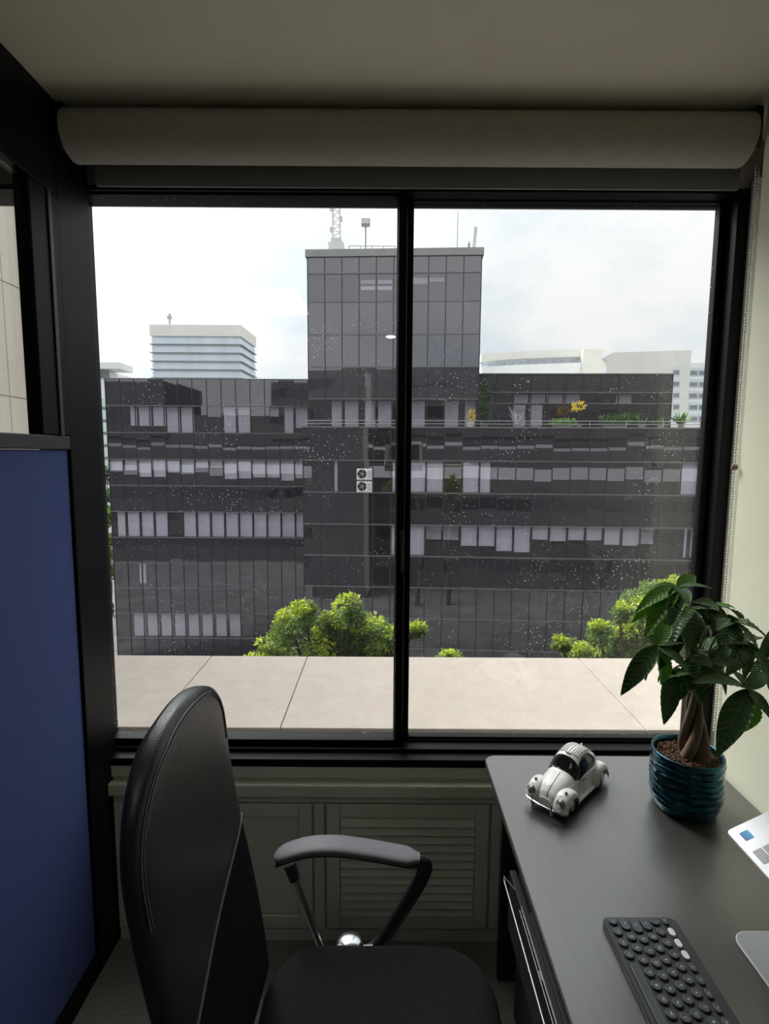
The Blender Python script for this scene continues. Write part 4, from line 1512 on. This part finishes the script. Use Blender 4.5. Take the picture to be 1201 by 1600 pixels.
# pedestal
MB().cyl((-0.02, YCH, 0.09), 0.028, 0.27, n=20).build('gas_column', M['plastic'], ch, smooth=True)
for k in range(5):
    a = 2 * PI * k / 5 + 0.35
    dx, dy = math.cos(a), math.sin(a)
    lg = MB().tube([(-0.02 + 0.025 * dx, YCH + 0.025 * dy, 0.105), (-0.02 + 0.15 * dx, YCH + 0.15 * dy, 0.095), (-0.02 + 0.28 * dx, YCH + 0.28 * dy, 0.075)], [0.030, 0.024, 0.018], 8).build('leg', M['plastic'], ch, smooth=True)
    MB().cyl((-0.02 + 0.28 * dx - 0.022 * dy, YCH + 0.28 * dy + 0.022 * dx, 0.0275), 0.027, 0.018, n=16, axis='y', bevel=0.003).cyl((-0.02 + 0.28 * dx + 0.006 * dy, YCH + 0.28 * dy - 0.006 * dx - 0.018, 0.0275), 0.027, 0.018, n=16, axis='y', bevel=0.003).build('caster', M['rubber'], lg)


# ================================================================== TOY CAR  (front = +x of its own frame)
car = thing('toy_car', 'white rounded vintage toy car on the dark desk', 'toy car', (0.530, 1.440, DZ), rotz=math.radians(-136), world_parts=False)
car.scale = (1.34, 1.30, 1.48)
TOP = [(-0.108, 0.030), (-0.100, 0.043), (-0.080, 0.060), (-0.058, 0.074), (-0.034, 0.0835), (-0.012, 0.0855), (0.006, 0.0825), (0.018, 0.074), (0.0285, 0.0625), (0.036, 0.0575),
       (0.052, 0.0535), (0.072, 0.0465), (0.088, 0.037), (0.0955, 0.027)]
WID = [(-0.108, 0.014), (-0.095, 0.024), (-0.07, 0.033), (-0.04, 0.0375), (0.0, 0.0385), (0.03, 0.0375), (0.05, 0.0355), (0.075, 0.030), (0.09, 0.0235), (0.0955, 0.0155)]


def lin(tab, x):
    for i in range(len(tab) - 1):
        (xa, ya), (xb, yb) = tab[i], tab[i + 1]
        if x <= xb or i == len(tab) - 2:
            t = (x - xa) / (xb - xa)
            t = max(0, min(1, t))
            # Catmull-Rom
            y0 = tab[max(i - 1, 0)][1]
            y3 = tab[min(i + 2, len(tab) - 1)][1]
            return 0.5 * (2 * ya + (yb - y0) * t + (2 * y0 - 5 * ya + 4 * yb - y3) * t * t + (3 * ya - y0 - 3 * yb + y3) * t ** 3)


ZB = 0.014


def carP(x, a, off=0.0):
    """a = 0 right sill, pi/2 top, pi left sill"""
    zt_, w_ = lin(TOP, x), lin(WID, x)
    c, s = math.cos(a), math.sin(a)
    cab = max(0, min(1, (zt_ - 0.05) / 0.03))               # tumblehome of the cabin
    yy = (w_ + off) * abs(c) ** (0.55 + 0.2 * cab) * (1 if c >= 0 else -1)
    zz = ZB + (zt_ + off - ZB) * abs(s) ** (0.85 - 0.12 * cab)
    return Vector((x, yy, zz))


xs = [-0.108 + (0.0955 + 0.108) * (0.5 - 0.5 * math.cos(PI * k / 48)) for k in range(49)]
NA = 28
b = MB()
b.rings([[carP(x, PI * k / NA) for k in range(NA + 1)] for x in xs])
body = b.build('body', M['car_white'], car, smooth=True, angle=50)


def patch(name, x0, x1, a0, a1, m, parent, off=0.0009, nx=12, na=12, shape=None, thick=0.0012):
    rows = []
    for i in range(nx + 1):
        row = []
        for k in range(na + 1):
            u_, v_ = i / nx, k / na
            if shape:
                u2, v2 = shape(u_, v_)
            else:
                u2, v2 = u_, v_
            row.append((x0 + (x1 - x0) * u2, a0 + (a1 - a0) * v2))
        rows.append(row)
    vs, fs = [], []
    for lv in (off, off - thick):
        for row in rows:
            for (x, a) in row:
                vs.append(carP(x, a, lv))
    n1 = na + 1
    N = (nx + 1) * n1
    for i in range(nx):
        for k in range(na):
            q = (i * n1 + k, i * n1 + k + 1, (i + 1) * n1 + k + 1, (i + 1) * n1 + k)
            fs.append(q)
            fs.append(tuple(N + t for t in reversed(q)))
    ring = [k for k in range(n1)] + [i * n1 + na for i in range(1, nx + 1)] + [nx * n1 + k for k in range(na - 1, -1, -1)] + [i * n1 for i in range(nx - 1, 0, -1)]
    for p_, q_ in zip(ring, ring[1:] + ring[:1]):
        fs.append((p_, N + p_, N + q_, q_))
    return MB().quads(vs, fs).build(name, m, parent, smooth=True, angle=40)


def ell(u_, v_):
    """square to rounded-corner square"""
    x, y = 2 * u_ - 1, 2 * v_ - 1
    k = 0.28
    return (0.5 + 0.5 * x * math.sqrt(1 - k * y * y), 0.5 + 0.5 * y * math.sqrt(1 - k * x * x))


def big(u_, v_, base=ell):
    return base(u_, v_)


patch('windscreen', 0.0120, 0.0335, PI * 0.205, PI * 0.795, M['car_glass'], car, shape=ell)
patch('rear_window', -0.072, -0.053, PI * 0.36, PI * 0.64, M['car_glass'], car, shape=ell)
for sgn in (0, 1):
    def side(u_, v_):
        uu, vv = ell(u_, v_)
        return uu, vv * (1 - 0.40 * max(0, uu - 0.62) / 0.38 * 1.0) * (1 - 0.35 * max(0, 0.25 - uu) / 0.25)
    a0_, a1_ = PI * 0.140, PI * 0.335
    if sgn:
        a0_, a1_ = PI - a0_, PI - a1_
    patch('side_window', -0.058, 0.0245, a0_, a1_, M['car_glass'], car, shape=side, nx=18)
    yy = 1 if sgn == 0 else -1
    MB().tube([carP(0.012, a0_ - 0.10 * yy, 0.001), carP(0.002, a0_ - 0.10 * yy, 0.001)], 0.0016, 6).build('door_handle', M['chrome'], car, smooth=True)
    MB().tube([carP(x, a0_ - 0.05 * yy, 0.0004) for x in [-0.075 + 0.0085 * k for k in range(13)]], 0.0006, 5).build('belt_trim', M['chrome'], car, smooth=True)
    # running board
    MB().box(-0.036, 0.036, min(yy * 0.030, yy * 0.0455), max(yy * 0.030, yy * 0.0455), 0.0125, 0.0165, 0.0015).build('running_board', M['car_white'], car)
    # fenders
    for nm, xc, rx, rz in (('front_fender', 0.066, 0.033, 0.0315), ('rear_fender', -0.070, 0.033, 0.034)):
        rings = []
        n = 18
        for i in range(n + 1):
            t = PI * i / n
            cx, sz = math.cos(t), math.sin(t)
            ring = []
            for k in range(11):
                s = -1 + 2 * k / 10
                prof = max(0.0, 1 - abs(s) ** 2.6) ** 0.5
                r_ = 0.70 + 0.30 * prof
                ring.append(Vector((xc + rx * cx * r_, yy * (0.031 + 0.0165 * s), 0.0125 + rz * (sz ** 0.9 if sz > 0 else 0) * r_)))
            rings.append(ring)
        b = MB()
        b.rings(rings, close=False, cap=False)
        # inner skin so that the fender is a real shell over the wheel
        bmesh.ops.recalc_face_normals(b.bm, faces=b.bm.faces)
        fo = b.build(nm, M['car_white'], car, smooth=True, angle=60)
        sm_ = fo.modifiers.new('thickness', 'SOLIDIFY')
        sm_.thickness = 0.0018
        sm_.offset = 0
    for xc in (0.064, -0.068):
        wh = MB().cyl((xc, yy * 0.037 - 0.006, 0.0185), 0.0185, 0.012, n=28, axis='y', bevel=0.003).build('wheel', M['rubber'], car, smooth=True)
        MB().ball((xc, yy * 0.0432, 0.0185), 0.0105, sy=0.30).build('hub_cap', M['chrome'], wh, smooth=True)
    hl = MB().ball((0.0935, yy * 0.0335, 0.0295), 0.0078, sx=0.75).build('headlight', M['lens'], car, smooth=True)
    MB().lathe([(0.0085, -0.001), (0.0100, 0.0), (0.0085, 0.0012)], n=24, cap=False).xf(Matrix.Translation((0.0945, yy * 0.0335, 0.0295)) @ Matrix.Rotation(PI / 2 - 0.35, 4, 'Y')).build('headlight_ring', M['chrome'], hl, smooth=True)
    MB().ball((0.076, yy * 0.0345, 0.0450), 0.0030, sx=1.3, sz=0.8).build('turn_signal', M['lens'], car, smooth=True)
    MB().ball((-0.096, yy * 0.034, 0.030), 0.005, sx=0.8, sz=1.3).build('tail_light', M['chrome'], car, smooth=True)
MB().tube([carP(x, PI / 2, 0.0006) for x in [0.040 + 0.0033 * k for k in range(17)]], 0.0010, 6).build('bonnet_trim', M['chrome'], car, smooth=True)
for yy in (1, -1):
    MB().tube([carP(0.036 + 0.0034 * k, PI / 2 - yy * (0.92 - 0.022 * k), 0.0003) for k in range(16)], 0.0007, 5).build('bonnet_seam', M['car_white'], car, smooth=True)
b = MB()
for yy in (0,):
    b.tube(smooth_path([(0.088, -0.047, 0.0165), (0.103, -0.036, 0.0175), (0.108, 0, 0.018), (0.103, 0.036, 0.0175), (0.088, 0.047, 0.0165)], 5), 0.0024, 8)
fb = b.build('front_bumper', M['chrome'], car, smooth=True)
for yy in (0.022, -0.022):
    MB().tube([(0.108, yy, 0.0115), (0.1115, yy, 0.019), (0.109, yy, 0.0285)], 0.0028, 8).build('overrider', M['chrome'], fb, smooth=True)
MB().tube(smooth_path([(-0.098, -0.045, 0.0165), (-0.112, -0.034, 0.0175), (-0.117, 0, 0.018), (-0.112, 0.034, 0.0175), (-0.098, 0.045, 0.0165)], 5), 0.0024, 8).build('rear_bumper', M['chrome'], car, smooth=True)
MB().box(-0.095, 0.088, -0.028, 0.028, 0.008, 0.0145, 0.002).build('chassis', M['rubber'], car)
# ribbed roof panel
rp = patch('roof_panel', -0.050, 0.004, PI * 0.37, PI * 0.63, M['car_white'], car, off=0.0012)
for k in range(9):
    a = PI * (0.38 + 0.24 * k / 8)
    MB().tube([carP(-0.048 + 0.0051 * i, a, 0.0017) for i in range(11)], 0.0009, 5).build('rib', M['car_white'], rp, smooth=True)
MB().box(0.0045, 0.0075, -0.006, 0.006, 0.0822, 0.0846, 0.0006).build('roof_plate', M['grey_alu'], car)
MB().ball((-0.055, 0.0, 0.079), 0.0022).tube([(-0.055, 0, 0.074), (-0.055, 0, 0.079)], 0.001, 6).build('roof_pin', M['car_white'], car, smooth=True)


# ================================================================== POTTED MONEY TREE
pc = at_z(1068, 1259, DZ)
plant = thing('money_tree', 'leafy money tree with braided trunk in a teal rippled pot on the desk', 'plant', (pc.x, pc.y, DZ))
rim_z = at(1072, 1174, pc.y).z
Rp = 0.089
prof = []
b = MB()
rings = []
NZ, NT = 44, 56
for i in range(NZ + 1):
    s = i / NZ
    z = DZ + 0.0005 + (rim_z - DZ) * s
    base = Rp * (0.80 + 0.20 * min(1, (s / 0.28)) ** 0.5 if s < 0.28 else 1.0)
    ring = []
    for k in range(NT):
        t = 2 * PI * k / NT
        rip = 0.0032 * math.sin(s * 2 * PI * 8.5 + 1.6 * math.sin(3 * t + s * 7)) * (0.55 + 0.45 * math.sin(5 * t + 11 * s)) * min(1, s * 6) * min(1, (1 - s) * 12)
        ring.append(Vector((pc.x + (base + rip) * math.cos(t), pc.y + (base + rip) * math.sin(t), z)))
    rings.append(ring)
for (rr, dz) in ((Rp - 0.002, 0.003), (Rp - 0.006, 0.002), (Rp - 0.009, -0.004), (Rp - 0.011, -0.05)):
    rings.append([Vector((pc.x + rr * math.cos(2 * PI * k / NT), pc.y + rr * math.sin(2 * PI * k / NT), rim_z + dz)) for k in range(NT)])
b.rings(rings)
b.build('pot', M['pot'], plant, smooth=True, angle=70)
b = MB()
rr_ = random.Random(3)
sv, sf = [(0, 0, 0)], []
rows = []
for i in range(1, 13):
    for k in range(40):
        r_ = (Rp - 0.0105) * i / 12
        t = 2 * PI * k / 40
        sv.append((r_ * math.cos(t), r_ * math.sin(t), rr_.gauss(0, 0.0022) + 0.006 * (1 - i / 12)))
for k in range(40):
    sf.append((0, 1 + k, 1 + (k + 1) % 40))
for i in range(11):
    for k in range(40):
        a_, c_ = 1 + i * 40 + k, 1 + i * 40 + (k + 1) % 40
        sf.append((a_, a_ + 40, c_ + 40, c_))
MB().quads([Vector(v) + Vector((pc.x, pc.y, rim_z - 0.014)) for v in sv], sf).build('soil', M['soil'], plant)
vs, fs = [], []
for _ in range(260):
    a, r_ = rr_.uniform(0, 2 * PI), (Rp - 0.014) * math.sqrt(rr_.random())
    c_ = Vector((pc.x + r_ * math.cos(a), pc.y + r_ * math.sin(a), rim_z - 0.010 + rr_.uniform(-.001, .003)))
    q = Euler((rr_.uniform(-.6, .6), rr_.uniform(-.6, .6), rr_.uniform(0, PI))).to_matrix()
    i = len(vs)
    hx, hy, hz = rr_.uniform(.003, .007), rr_.uniform(.0012, .0025), .0008
    for sx_, sy_, sz_ in ((-1, -1, -1), (1, -1, -1), (1, 1, -1), (-1, 1, -1), (-1, -1, 1), (1, -1, 1), (1, 1, 1), (-1, 1, 1)):
        vs.append(c_ + q @ Vector((sx_ * hx, sy_ * hy, sz_ * hz)))
    for f_ in ((0, 3, 2, 1), (4, 5, 6, 7), (0, 1, 5, 4), (1, 2, 6, 5), (2, 3, 7, 6), (3, 0, 4, 7)):
        fs.append(tuple(i + t for t in f_))
cloud_obj('bark_chips', vs, fs, 'soil', plant)
tb = Vector((at(1083, 1195, pc.y).x, pc.y, rim_z - 0.016))
tt = at(1084, 1062, pc.y + 0.0)
for k in range(4):
    path, rad = [], []
    for i in range(26):
        s = i / 25
        a = PI / 2 * k + 0.3 + s * 2.9
        R_ = 0.024 * (1 - s) ** 1.2 + 0.006
        q = tb.lerp(tt, s)
        path.append(q + Vector((R_ * math.cos(a), R_ * math.sin(a), 0)))
        rad.append(0.0105 * (1 - s) + 0.0060)
    MB().tube(path, rad, 10).build('trunk', M['bark'], plant, smooth=True)

# leaflet: unit length along +x, a folded, veined blade
LV = []
NXL, NYL = 40, 6
for side_ in (0, 1):
    for i in range(NXL + 1):
        s = i / NXL
        w_ = 0.150 * (math.sin(PI * min(1, s ** 0.80)) ** 0.85) * (1.0 - 0.12 * s) + 0.004
        for k in range(NYL + 1):
            v_ = -1 + 2 * k / NYL
            vein = 0.0100 * math.cos(2 * PI * (s * 9 + abs(v_) * -1.3)) * (abs(v_) > 0.05) * math.sin(PI * s)
            fold = 0.045 * abs(v_) ** 1.2 * math.sin(PI * min(1, s * 0.9 + .05))
            droop = -0.13 * s * s + 0.05 * math.sin(PI * s)
            LV.append(Vector((s, v_ * w_, droop + fold + vein - side_ * 0.006)))
LF = []
n1 = NYL + 1
NN = (NXL + 1) * n1
for i in range(NXL):
    for k in range(NYL):
        q = (i * n1 + k, (i + 1) * n1 + k, (i + 1) * n1 + k + 1, i * n1 + k + 1)
        LF.append(q)
        LF.append(tuple(NN + t for t in reversed(q)))
ring = [k for k in range(n1)] + [i * n1 + NYL for i in range(1, NXL + 1)] + [NXL * n1 + k for k in range(NYL - 1, -1, -1)] + [i * n1 for i in range(NXL - 1, 0, -1)]
for p_, q_ in zip(ring, ring[1:] + ring[:1]):
    LF.append((p_, N + p_ if False else NN + p_, NN + q_, q_))
leaf_mesh = {}
for key in ('leaf', 'leaf_light'):
    me = bpy.data.meshes.new('leaflet')
    me.from_pydata([tuple(v) for v in LV], [], LF)
    me.materials.append(M[key])
    me.polygons.foreach_set('use_smooth', [True] * len(me.polygons))
    leaf_mesh[key] = me
hubs = [
    ((1040, 935, 1.38), [(1000, 925, .03, 1), (990, 968, -.05, 1), (1022, 990, -.08, 1), (1068, 958, -.06, 1), (1072, 912, .05, 1)], 1),
    ((1060, 985, 1.30), [(1006, 1002, -.03, 1), (1034, 1040, -.08, 0), (1096, 1020, -.04, 0), (1100, 978, .04, 0), (1040, 968, .05, 1)], 1),
    ((1136, 1010, 1.36), [(1108, 1058, -.06, 0), (1160, 1048, -.04, 0), (1178, 1010, .03, 0), (1112, 1000, .02, 0)], 0),
    ((1057, 917, 1.34), [(993, 950, -.05, 1), (1006, 990, -.09, 1), (1090, 896, .04, 1), (1012, 918, .05, 1), (1112, 914, -.03, 0), (1050, 975, -.10, 0), (1078, 940, -.10, 0)], 1),
    ((1081, 952, 1.33), [(1016, 985, -.05, 1), (1047, 998, -.09, 0), (1040, 958, .06, 1), (1120, 992, .04, 0), (1080, 1015, -.10, 0), (1128, 955, .03, 0)], 1),
    ((1026, 1009, 1.22), [(969, 1084, -.03, 0), (998, 990, .03, 0), (1047, 962, .05, 1), (1087, 1053, -.05, 0), (1002, 1056, .06, 0), (1074, 998, .07, 0), (1040, 1064, .05, 1)], 0),
    ((1050, 1046, 1.30), [(1040, 1134, -.04, 0), (1066, 1092, .02, 0), (1024, 1062, .05, 1)], 0),
    ((1119, 945, 1.37), [(1149, 948, -.03, 1), (1085, 938, -.02, 0), (1166, 966, .05, 0), (1134, 1012, -.07, 0), (1098, 985, -.06, 0)], 0),
    ((1144, 970, 1.31), [(1193, 1018, -.05, 0), (1206, 992, .02, 0), (1164, 966, -.10, 0), (1120, 978, -.06, 0), (1126, 1020, -.09, 0), (1150, 1025, -.08, 0)], 0),
    ((1164, 1002, 1.29), [(1130, 1000, -.06, 0), (1139, 1054, -.08, 0), (1197, 1040, -.02, 0), (1190, 990, .07, 0), (1212, 1062, -.08, 0), (1166, 1058, -.08, 0)], 0),
    ((1169, 1077, 1.24), [(1086, 1056, -.03, 0), (1120, 1179, -.06, 0), (1173, 1140, .06, 1), (1208, 1122, -.06, 0), (1198, 1046, .05, 0), (1140, 1040, .08, 0)], 0),
    ((1098, 1018, 1.37), [(1058, 1066, -.04, 0), (1102, 1092, -.06, 0), (1142, 1066, 0, 0), (1064, 1000, .06, 0), (1126, 990, .06, 0), (1082, 1074, -.09, 0)], 0),
    ((1078, 1052, 1.33), [(1054, 1098, -.04, 0), (1098, 1104, -.03, 0), (1110, 1052, .06, 0), (1046, 1052, -.05, 0)], 0),
    ((1192, 1030, 1.33), [(1212, 1090, -.06, 0), (1170, 1070, .02, 0), (1226, 1040, -.03, 0), (1205, 985, 0, 0)], 0),
    ((1112, 1036, 1.30), [(1090, 1084, -.05, 0), (1140, 1086, -.03, 0), (1150, 1030, .05, 0), (1084, 1030, -.04, 0)], 0),
]
lr = random.Random(2)
for (hx, hy, hY), tips, lt in hubs:
    h = at(hx, hy, hY)
    st = tt - Vector((0, 0, 0.02)) + Vector((lr.uniform(-.008, .008), lr.uniform(-.008, .008), 0))
    mid = st.lerp(h, 0.5) + Vector((0, 0, 0.03 + 0.02 * lr.random()))
    pe = MB().tube(smooth_path([st, mid, h], 6), [0.0035 - 0.0015 * k / 12 for k in range(13)], 6).build('leaf_stalk', M['petiole'], plant, smooth=True)
    for (tx, ty, dY, light) in tips:
        tip = at(tx, ty, hY + dY)
        d = tip - h
        Lh = d.length
        ex = d.normalized()
        # leaf faces up and a little towards the window or the viewer
        nn = Vector((0.10 * lr.gauss(0, 1), -0.42 + 0.28 * lr.gauss(0, 1), 0.85))
        ez = (nn - ex * nn.dot(ex)).normalized()
        ey = ez.cross(ex)
        wf = 1.0 + 0.1 * lr.gauss(0, 1) if Lh > 0.10 else 1.15
        lo = bpy.data.objects.new('leaflet', leaf_mesh['leaf_light' if light else 'leaf'])
        C.objects.link(lo)
        lo.parent = pe
        mtx = Matrix.Identity(4)
        for i, e in enumerate((ex * Lh, ey * Lh * 1.15 * wf, ez * Lh)):
            mtx[0][i], mtx[1][i], mtx[2][i] = e
        mtx.translation = h + ez * 0.13 * 0  # hub end of the blade
        # the blade droops: raise the chord so that its tip ends at the measured point
        lo.matrix_basis = mtx


# ================================================================== KEYBOARD
KZ = DZ + 0.015
kx0, kx1, ky1, ky0 = 0.452, 0.603, 1.010, 0.56
kb = thing('keyboard', 'dark grey wireless keyboard with round keys on the desk', 'keyboard', (0.525, 0.785, DZ))
MB().prism(rounded(kx0, kx1, ky0, ky1, 0.014), DZ + 0.0005, KZ - 0.001, 0.003).build('case', M['kb'], kb)
key_meshes = {}


def key_mesh(ly, lx, m, square=False):
    k_ = (round(ly, 4), round(lx, 4), m)
    if k_ not in key_meshes:
        b = MB()
        rings = []
        r_ = min(lx, ly) / 2
        for (z, g) in ((-0.001, 0), (0.0022, 0), (0.0030, 0.0006), (0.0028, 0.0022)):
            ring = []
            for (x, y) in rounded(-lx / 2 + g, lx / 2 - g, -ly / 2 + g, ly / 2 - g, max(0.0005, r_ * 0.98 - g), 5):
                ring.append(Vector((x, y, z)))
            rings.append(ring)
        b.rings(rings)
        me = bpy.data.meshes.new('key')
        bmesh.ops.recalc_face_normals(b.bm, faces=b.bm.faces)
        b.bm.to_mesh(me)
        b.bm.free()
        me.materials.append(M[m])
        me.polygons.foreach_set('use_smooth', [True] * len(me.polygons))
        key_meshes[k_] = me
    return key_meshes[k_]


kpx = [0.4705, 0.492, 0.5135, 0.535, 0.5565, 0.5775]
legends = []


def key(row, y, ly=0.0178, m='key', text=None):
    lx = 0.0178 if row < 5 else 0.0115
    o = bpy.data.objects.new('key', key_mesh(ly, lx, m))
    C.objects.link(o)
    o.parent = kb
    o.location = Vector((kpx[row], y, KZ)) - Vector(kb['_world'])
    if m == 'key_white':
        o['label'] = 'white key'
    if text:
        legends.append((o, text))
    return o


kp = 0.0245
yA = 0.996
# bottom row
for i, tx in enumerate(('fn', 'ctrl', 'opt', 'cmd')):
    key(0, yA - i * kp, text=tx)
key(0, 0.846, 0.118)
for i in range(7):
    key(0, 0.772 - i * kp, text=('cmd', 'opt', 'ctrl', '<', 'v', '>', '0')[i])
rowspec = [
    (1, 0.030, ('shift',), 'ZXCVBNM,./'),
    (2, 0.036, ('caps',), "ASDFGHJKL;'"),
    (3, 0.030, ('tab',), 'QWERTYUIOP[]'),
    (4, 0.0185, ('`',), '1234567890-='),
]
for row, ll, first, rest in rowspec:
    y = yA + 0.009 - ll / 2
    key(row, y, ll, text=first[0])
    y = y - ll / 2 - 0.0057
    for chx in rest:
        y2 = y - 0.0089
        key(row, y2, text=chx)
        y -= kp
key(5, yA + 0.001, text='esc')
for i in range(14):
    key(5, yA - 0.0005 - (i + 1) * kp, 0.0185, m='key_white' if i < 3 else 'key', text=None if i < 3 else 'F%d' % (i + 1))
# printed legends: flat letters on the key tops
tmp = []
for o, tx in legends:
    cu = bpy.data.curves.new('legend', 'FONT')
    cu.body = tx
    cu.size = 0.0072 if len(tx) == 1 else 0.0042
    cu.align_x = 'CENTER'
    cu.align_y = 'CENTER'
    cu.resolution_u = 2
    to = bpy.data.objects.new('legend', cu)
    C.objects.link(to)
    tmp.append((o, to))
bpy.context.view_layer.update()
dg = bpy.context.evaluated_depsgraph_get()
for o, to in tmp:
    me = bpy.data.meshes.new_from_object(to.evaluated_get(dg))
    me.materials.clear()
    me.materials.append(M['legend'])
    bpy.data.objects.remove(to)
    lo = bpy.data.objects.new('legend', me)
    C.objects.link(lo)
    lo.parent = o
    lo.rotation_euler = (0, 0, -PI / 2)
    lo.location = (0, 0, 0.00295)


# ================================================================== LAPTOP STAND AND LAPTOP
st = thing('laptop_stand', 'grey aluminium laptop stand with a rounded base plate on the desk', 'laptop stand', (0.82, 0.80, DZ))
bp0 = 0.702
poly = rounded(bp0, 0.955, 0.66, 0.985, 0.030)
MB().prism(poly, DZ + 0.0005, DZ + 0.0055, 0.001).build('base_plate', M['grey_alu'], st)
MB().prism([(x, y) for x, y in rounded(bp0 + 0.052, 0.90, 0.74, 0.950, 0.012)], DZ + 0.0056, DZ + 0.0068).build('cutout_patch', M['black'], st)  # flat black patch standing for the dark cutout in the plate
rimp = [Vector((x, y, DZ + 0.0045)) for x, y in rounded(bp0 + .0006, 0.9545, 0.6605, 0.9845, 0.0295)]
MB().tube(rimp + rimp[:1], 0.0016, 6).build('rim', M['silver'], st, smooth=True)

TL = math.radians(28)
C0 = at(1133, 1298, 1.10)
e1 = Vector((0, -1, 0))
e2 = Vector((math.cos(TL), 0, math.sin(TL)))
e3 = Vector((-math.sin(TL), 0, math.cos(TL)))
LM = Matrix.Identity(4)
for i, e in enumerate((e1, e2, e3)):
    LM[0][i], LM[1][i], LM[2][i] = e
LM.translation = C0
lap = thing('laptop', 'silver laptop tilted on its stand at the right edge of the photo', 'laptop', tuple(C0))
LWd, LDp, TH = 0.33, 0.225, 0.014
MB().prism(rounded(0, LWd, 0, LDp, 0.010), -TH, 0, 0.0018).xf(LM).build('base', M['silver'], lap)
MB().prism(rounded(0.020, 0.043, 0.018, 0.038, 0.002), 0.0001, 0.0005).xf(LM).build('blue_sticker', M['sticker'], lap)
for e_ in ((0.012, 0.032), (0.0345, 0.050)):
    lb = MB().prism(rounded(0.070, 0.105, e_[0], e_[1], 0.0025), 0.0001, 0.0005).xf(LM).build('spec_label', M['silver_key'], lap)
    for q in range(4):
        MB().box(0.073, 0.102 - 0.006 * (q % 2), e_[0] + 0.003 + q * 0.0035, e_[0] + 0.0042 + q * 0.0035, 0.0005, 0.0006).xf(LM).build('print_line', M['grey_alu'], lb)
MB().prism(rounded(0.13, 0.24, 0.006, 0.080, 0.004), 0.0001, 0.0005).xf(LM).build('touchpad', M['silver'], lap)
for r_ in range(6):
    y0_ = 0.092 + r_ * 0.0185
    x_ = 0.018
    n_ = 0
    while x_ < LWd - 0.025:
        w_ = 0.0165
        if r_ == 0 and 90 < x_ * 1000 < 110:
            w_ = 0.09
        if r_ in (1, 2) and n_ == 0:
            w_ = 0.030
        MB().prism(rounded(x_, min(x_ + w_, LWd - 0.018), y0_, y0_ + 0.0160, 0.0018, 2), 0.0001, 0.0014).xf(LM).build('laptop_key', M['silver_key'], lap)
        x_ += w_ + 0.002
        n_ += 1
# lid: opened past upright
hl_ = LM @ Vector((0, LDp - 0.006, 0.004))
LA = math.radians(82)
l2 = Vector((math.cos(LA), 0, math.sin(LA)))
l3 = Vector((-math.sin(LA), 0, math.cos(LA)))
LL = Matrix.Identity(4)
for i, e in enumerate((e1, l2, l3)):
    LL[0][i], LL[1][i], LL[2][i] = e
LL.translation = hl_ + Vector((0.004, 0, 0.004))
ld = MB().prism(rounded(0, LWd, 0.004, 0.215, 0.008), -0.006, 0, 0.001).xf(LL).build('lid', M['silver'], lap)
MB().prism(rounded(0.006, LWd - 0.006, 0.012, 0.208, 0.004), 0.0002, 0.0008).xf(LL).build('screen', M['car_glass'], ld)
MB().tube([LM @ Vector((0.04, LDp - 0.003, 0.003)), LM @ Vector((LWd - 0.04, LDp - 0.003, 0.003))], 0.0035, 8).build('hinge', M['grey_alu'], lap)
# stand arm and tray under the laptop
TMt = LM.copy()
MB().prism(rounded(0.05, LWd - 0.05, 0.015, 0.20, 0.01), -TH - 0.005, -TH - 0.0006, 0.001).xf(TMt).build('tray', M['grey_alu'], st)
ta = LM @ Vector((LWd / 2, 0.15, -TH - 0.006))
MB().tube([(0.90, ta.y, DZ + 0.022), (0.925, ta.y, DZ + 0.05), ta - Vector((-0.02, 0, 0.03)), ta], 0.018, 10).build('stand_arm', M['grey_alu'], st, smooth=True)

# ------------------------------------------------------------------ tidy helper properties
for o in bpy.data.objects:
    if '_world' in o:
        del o['_world']
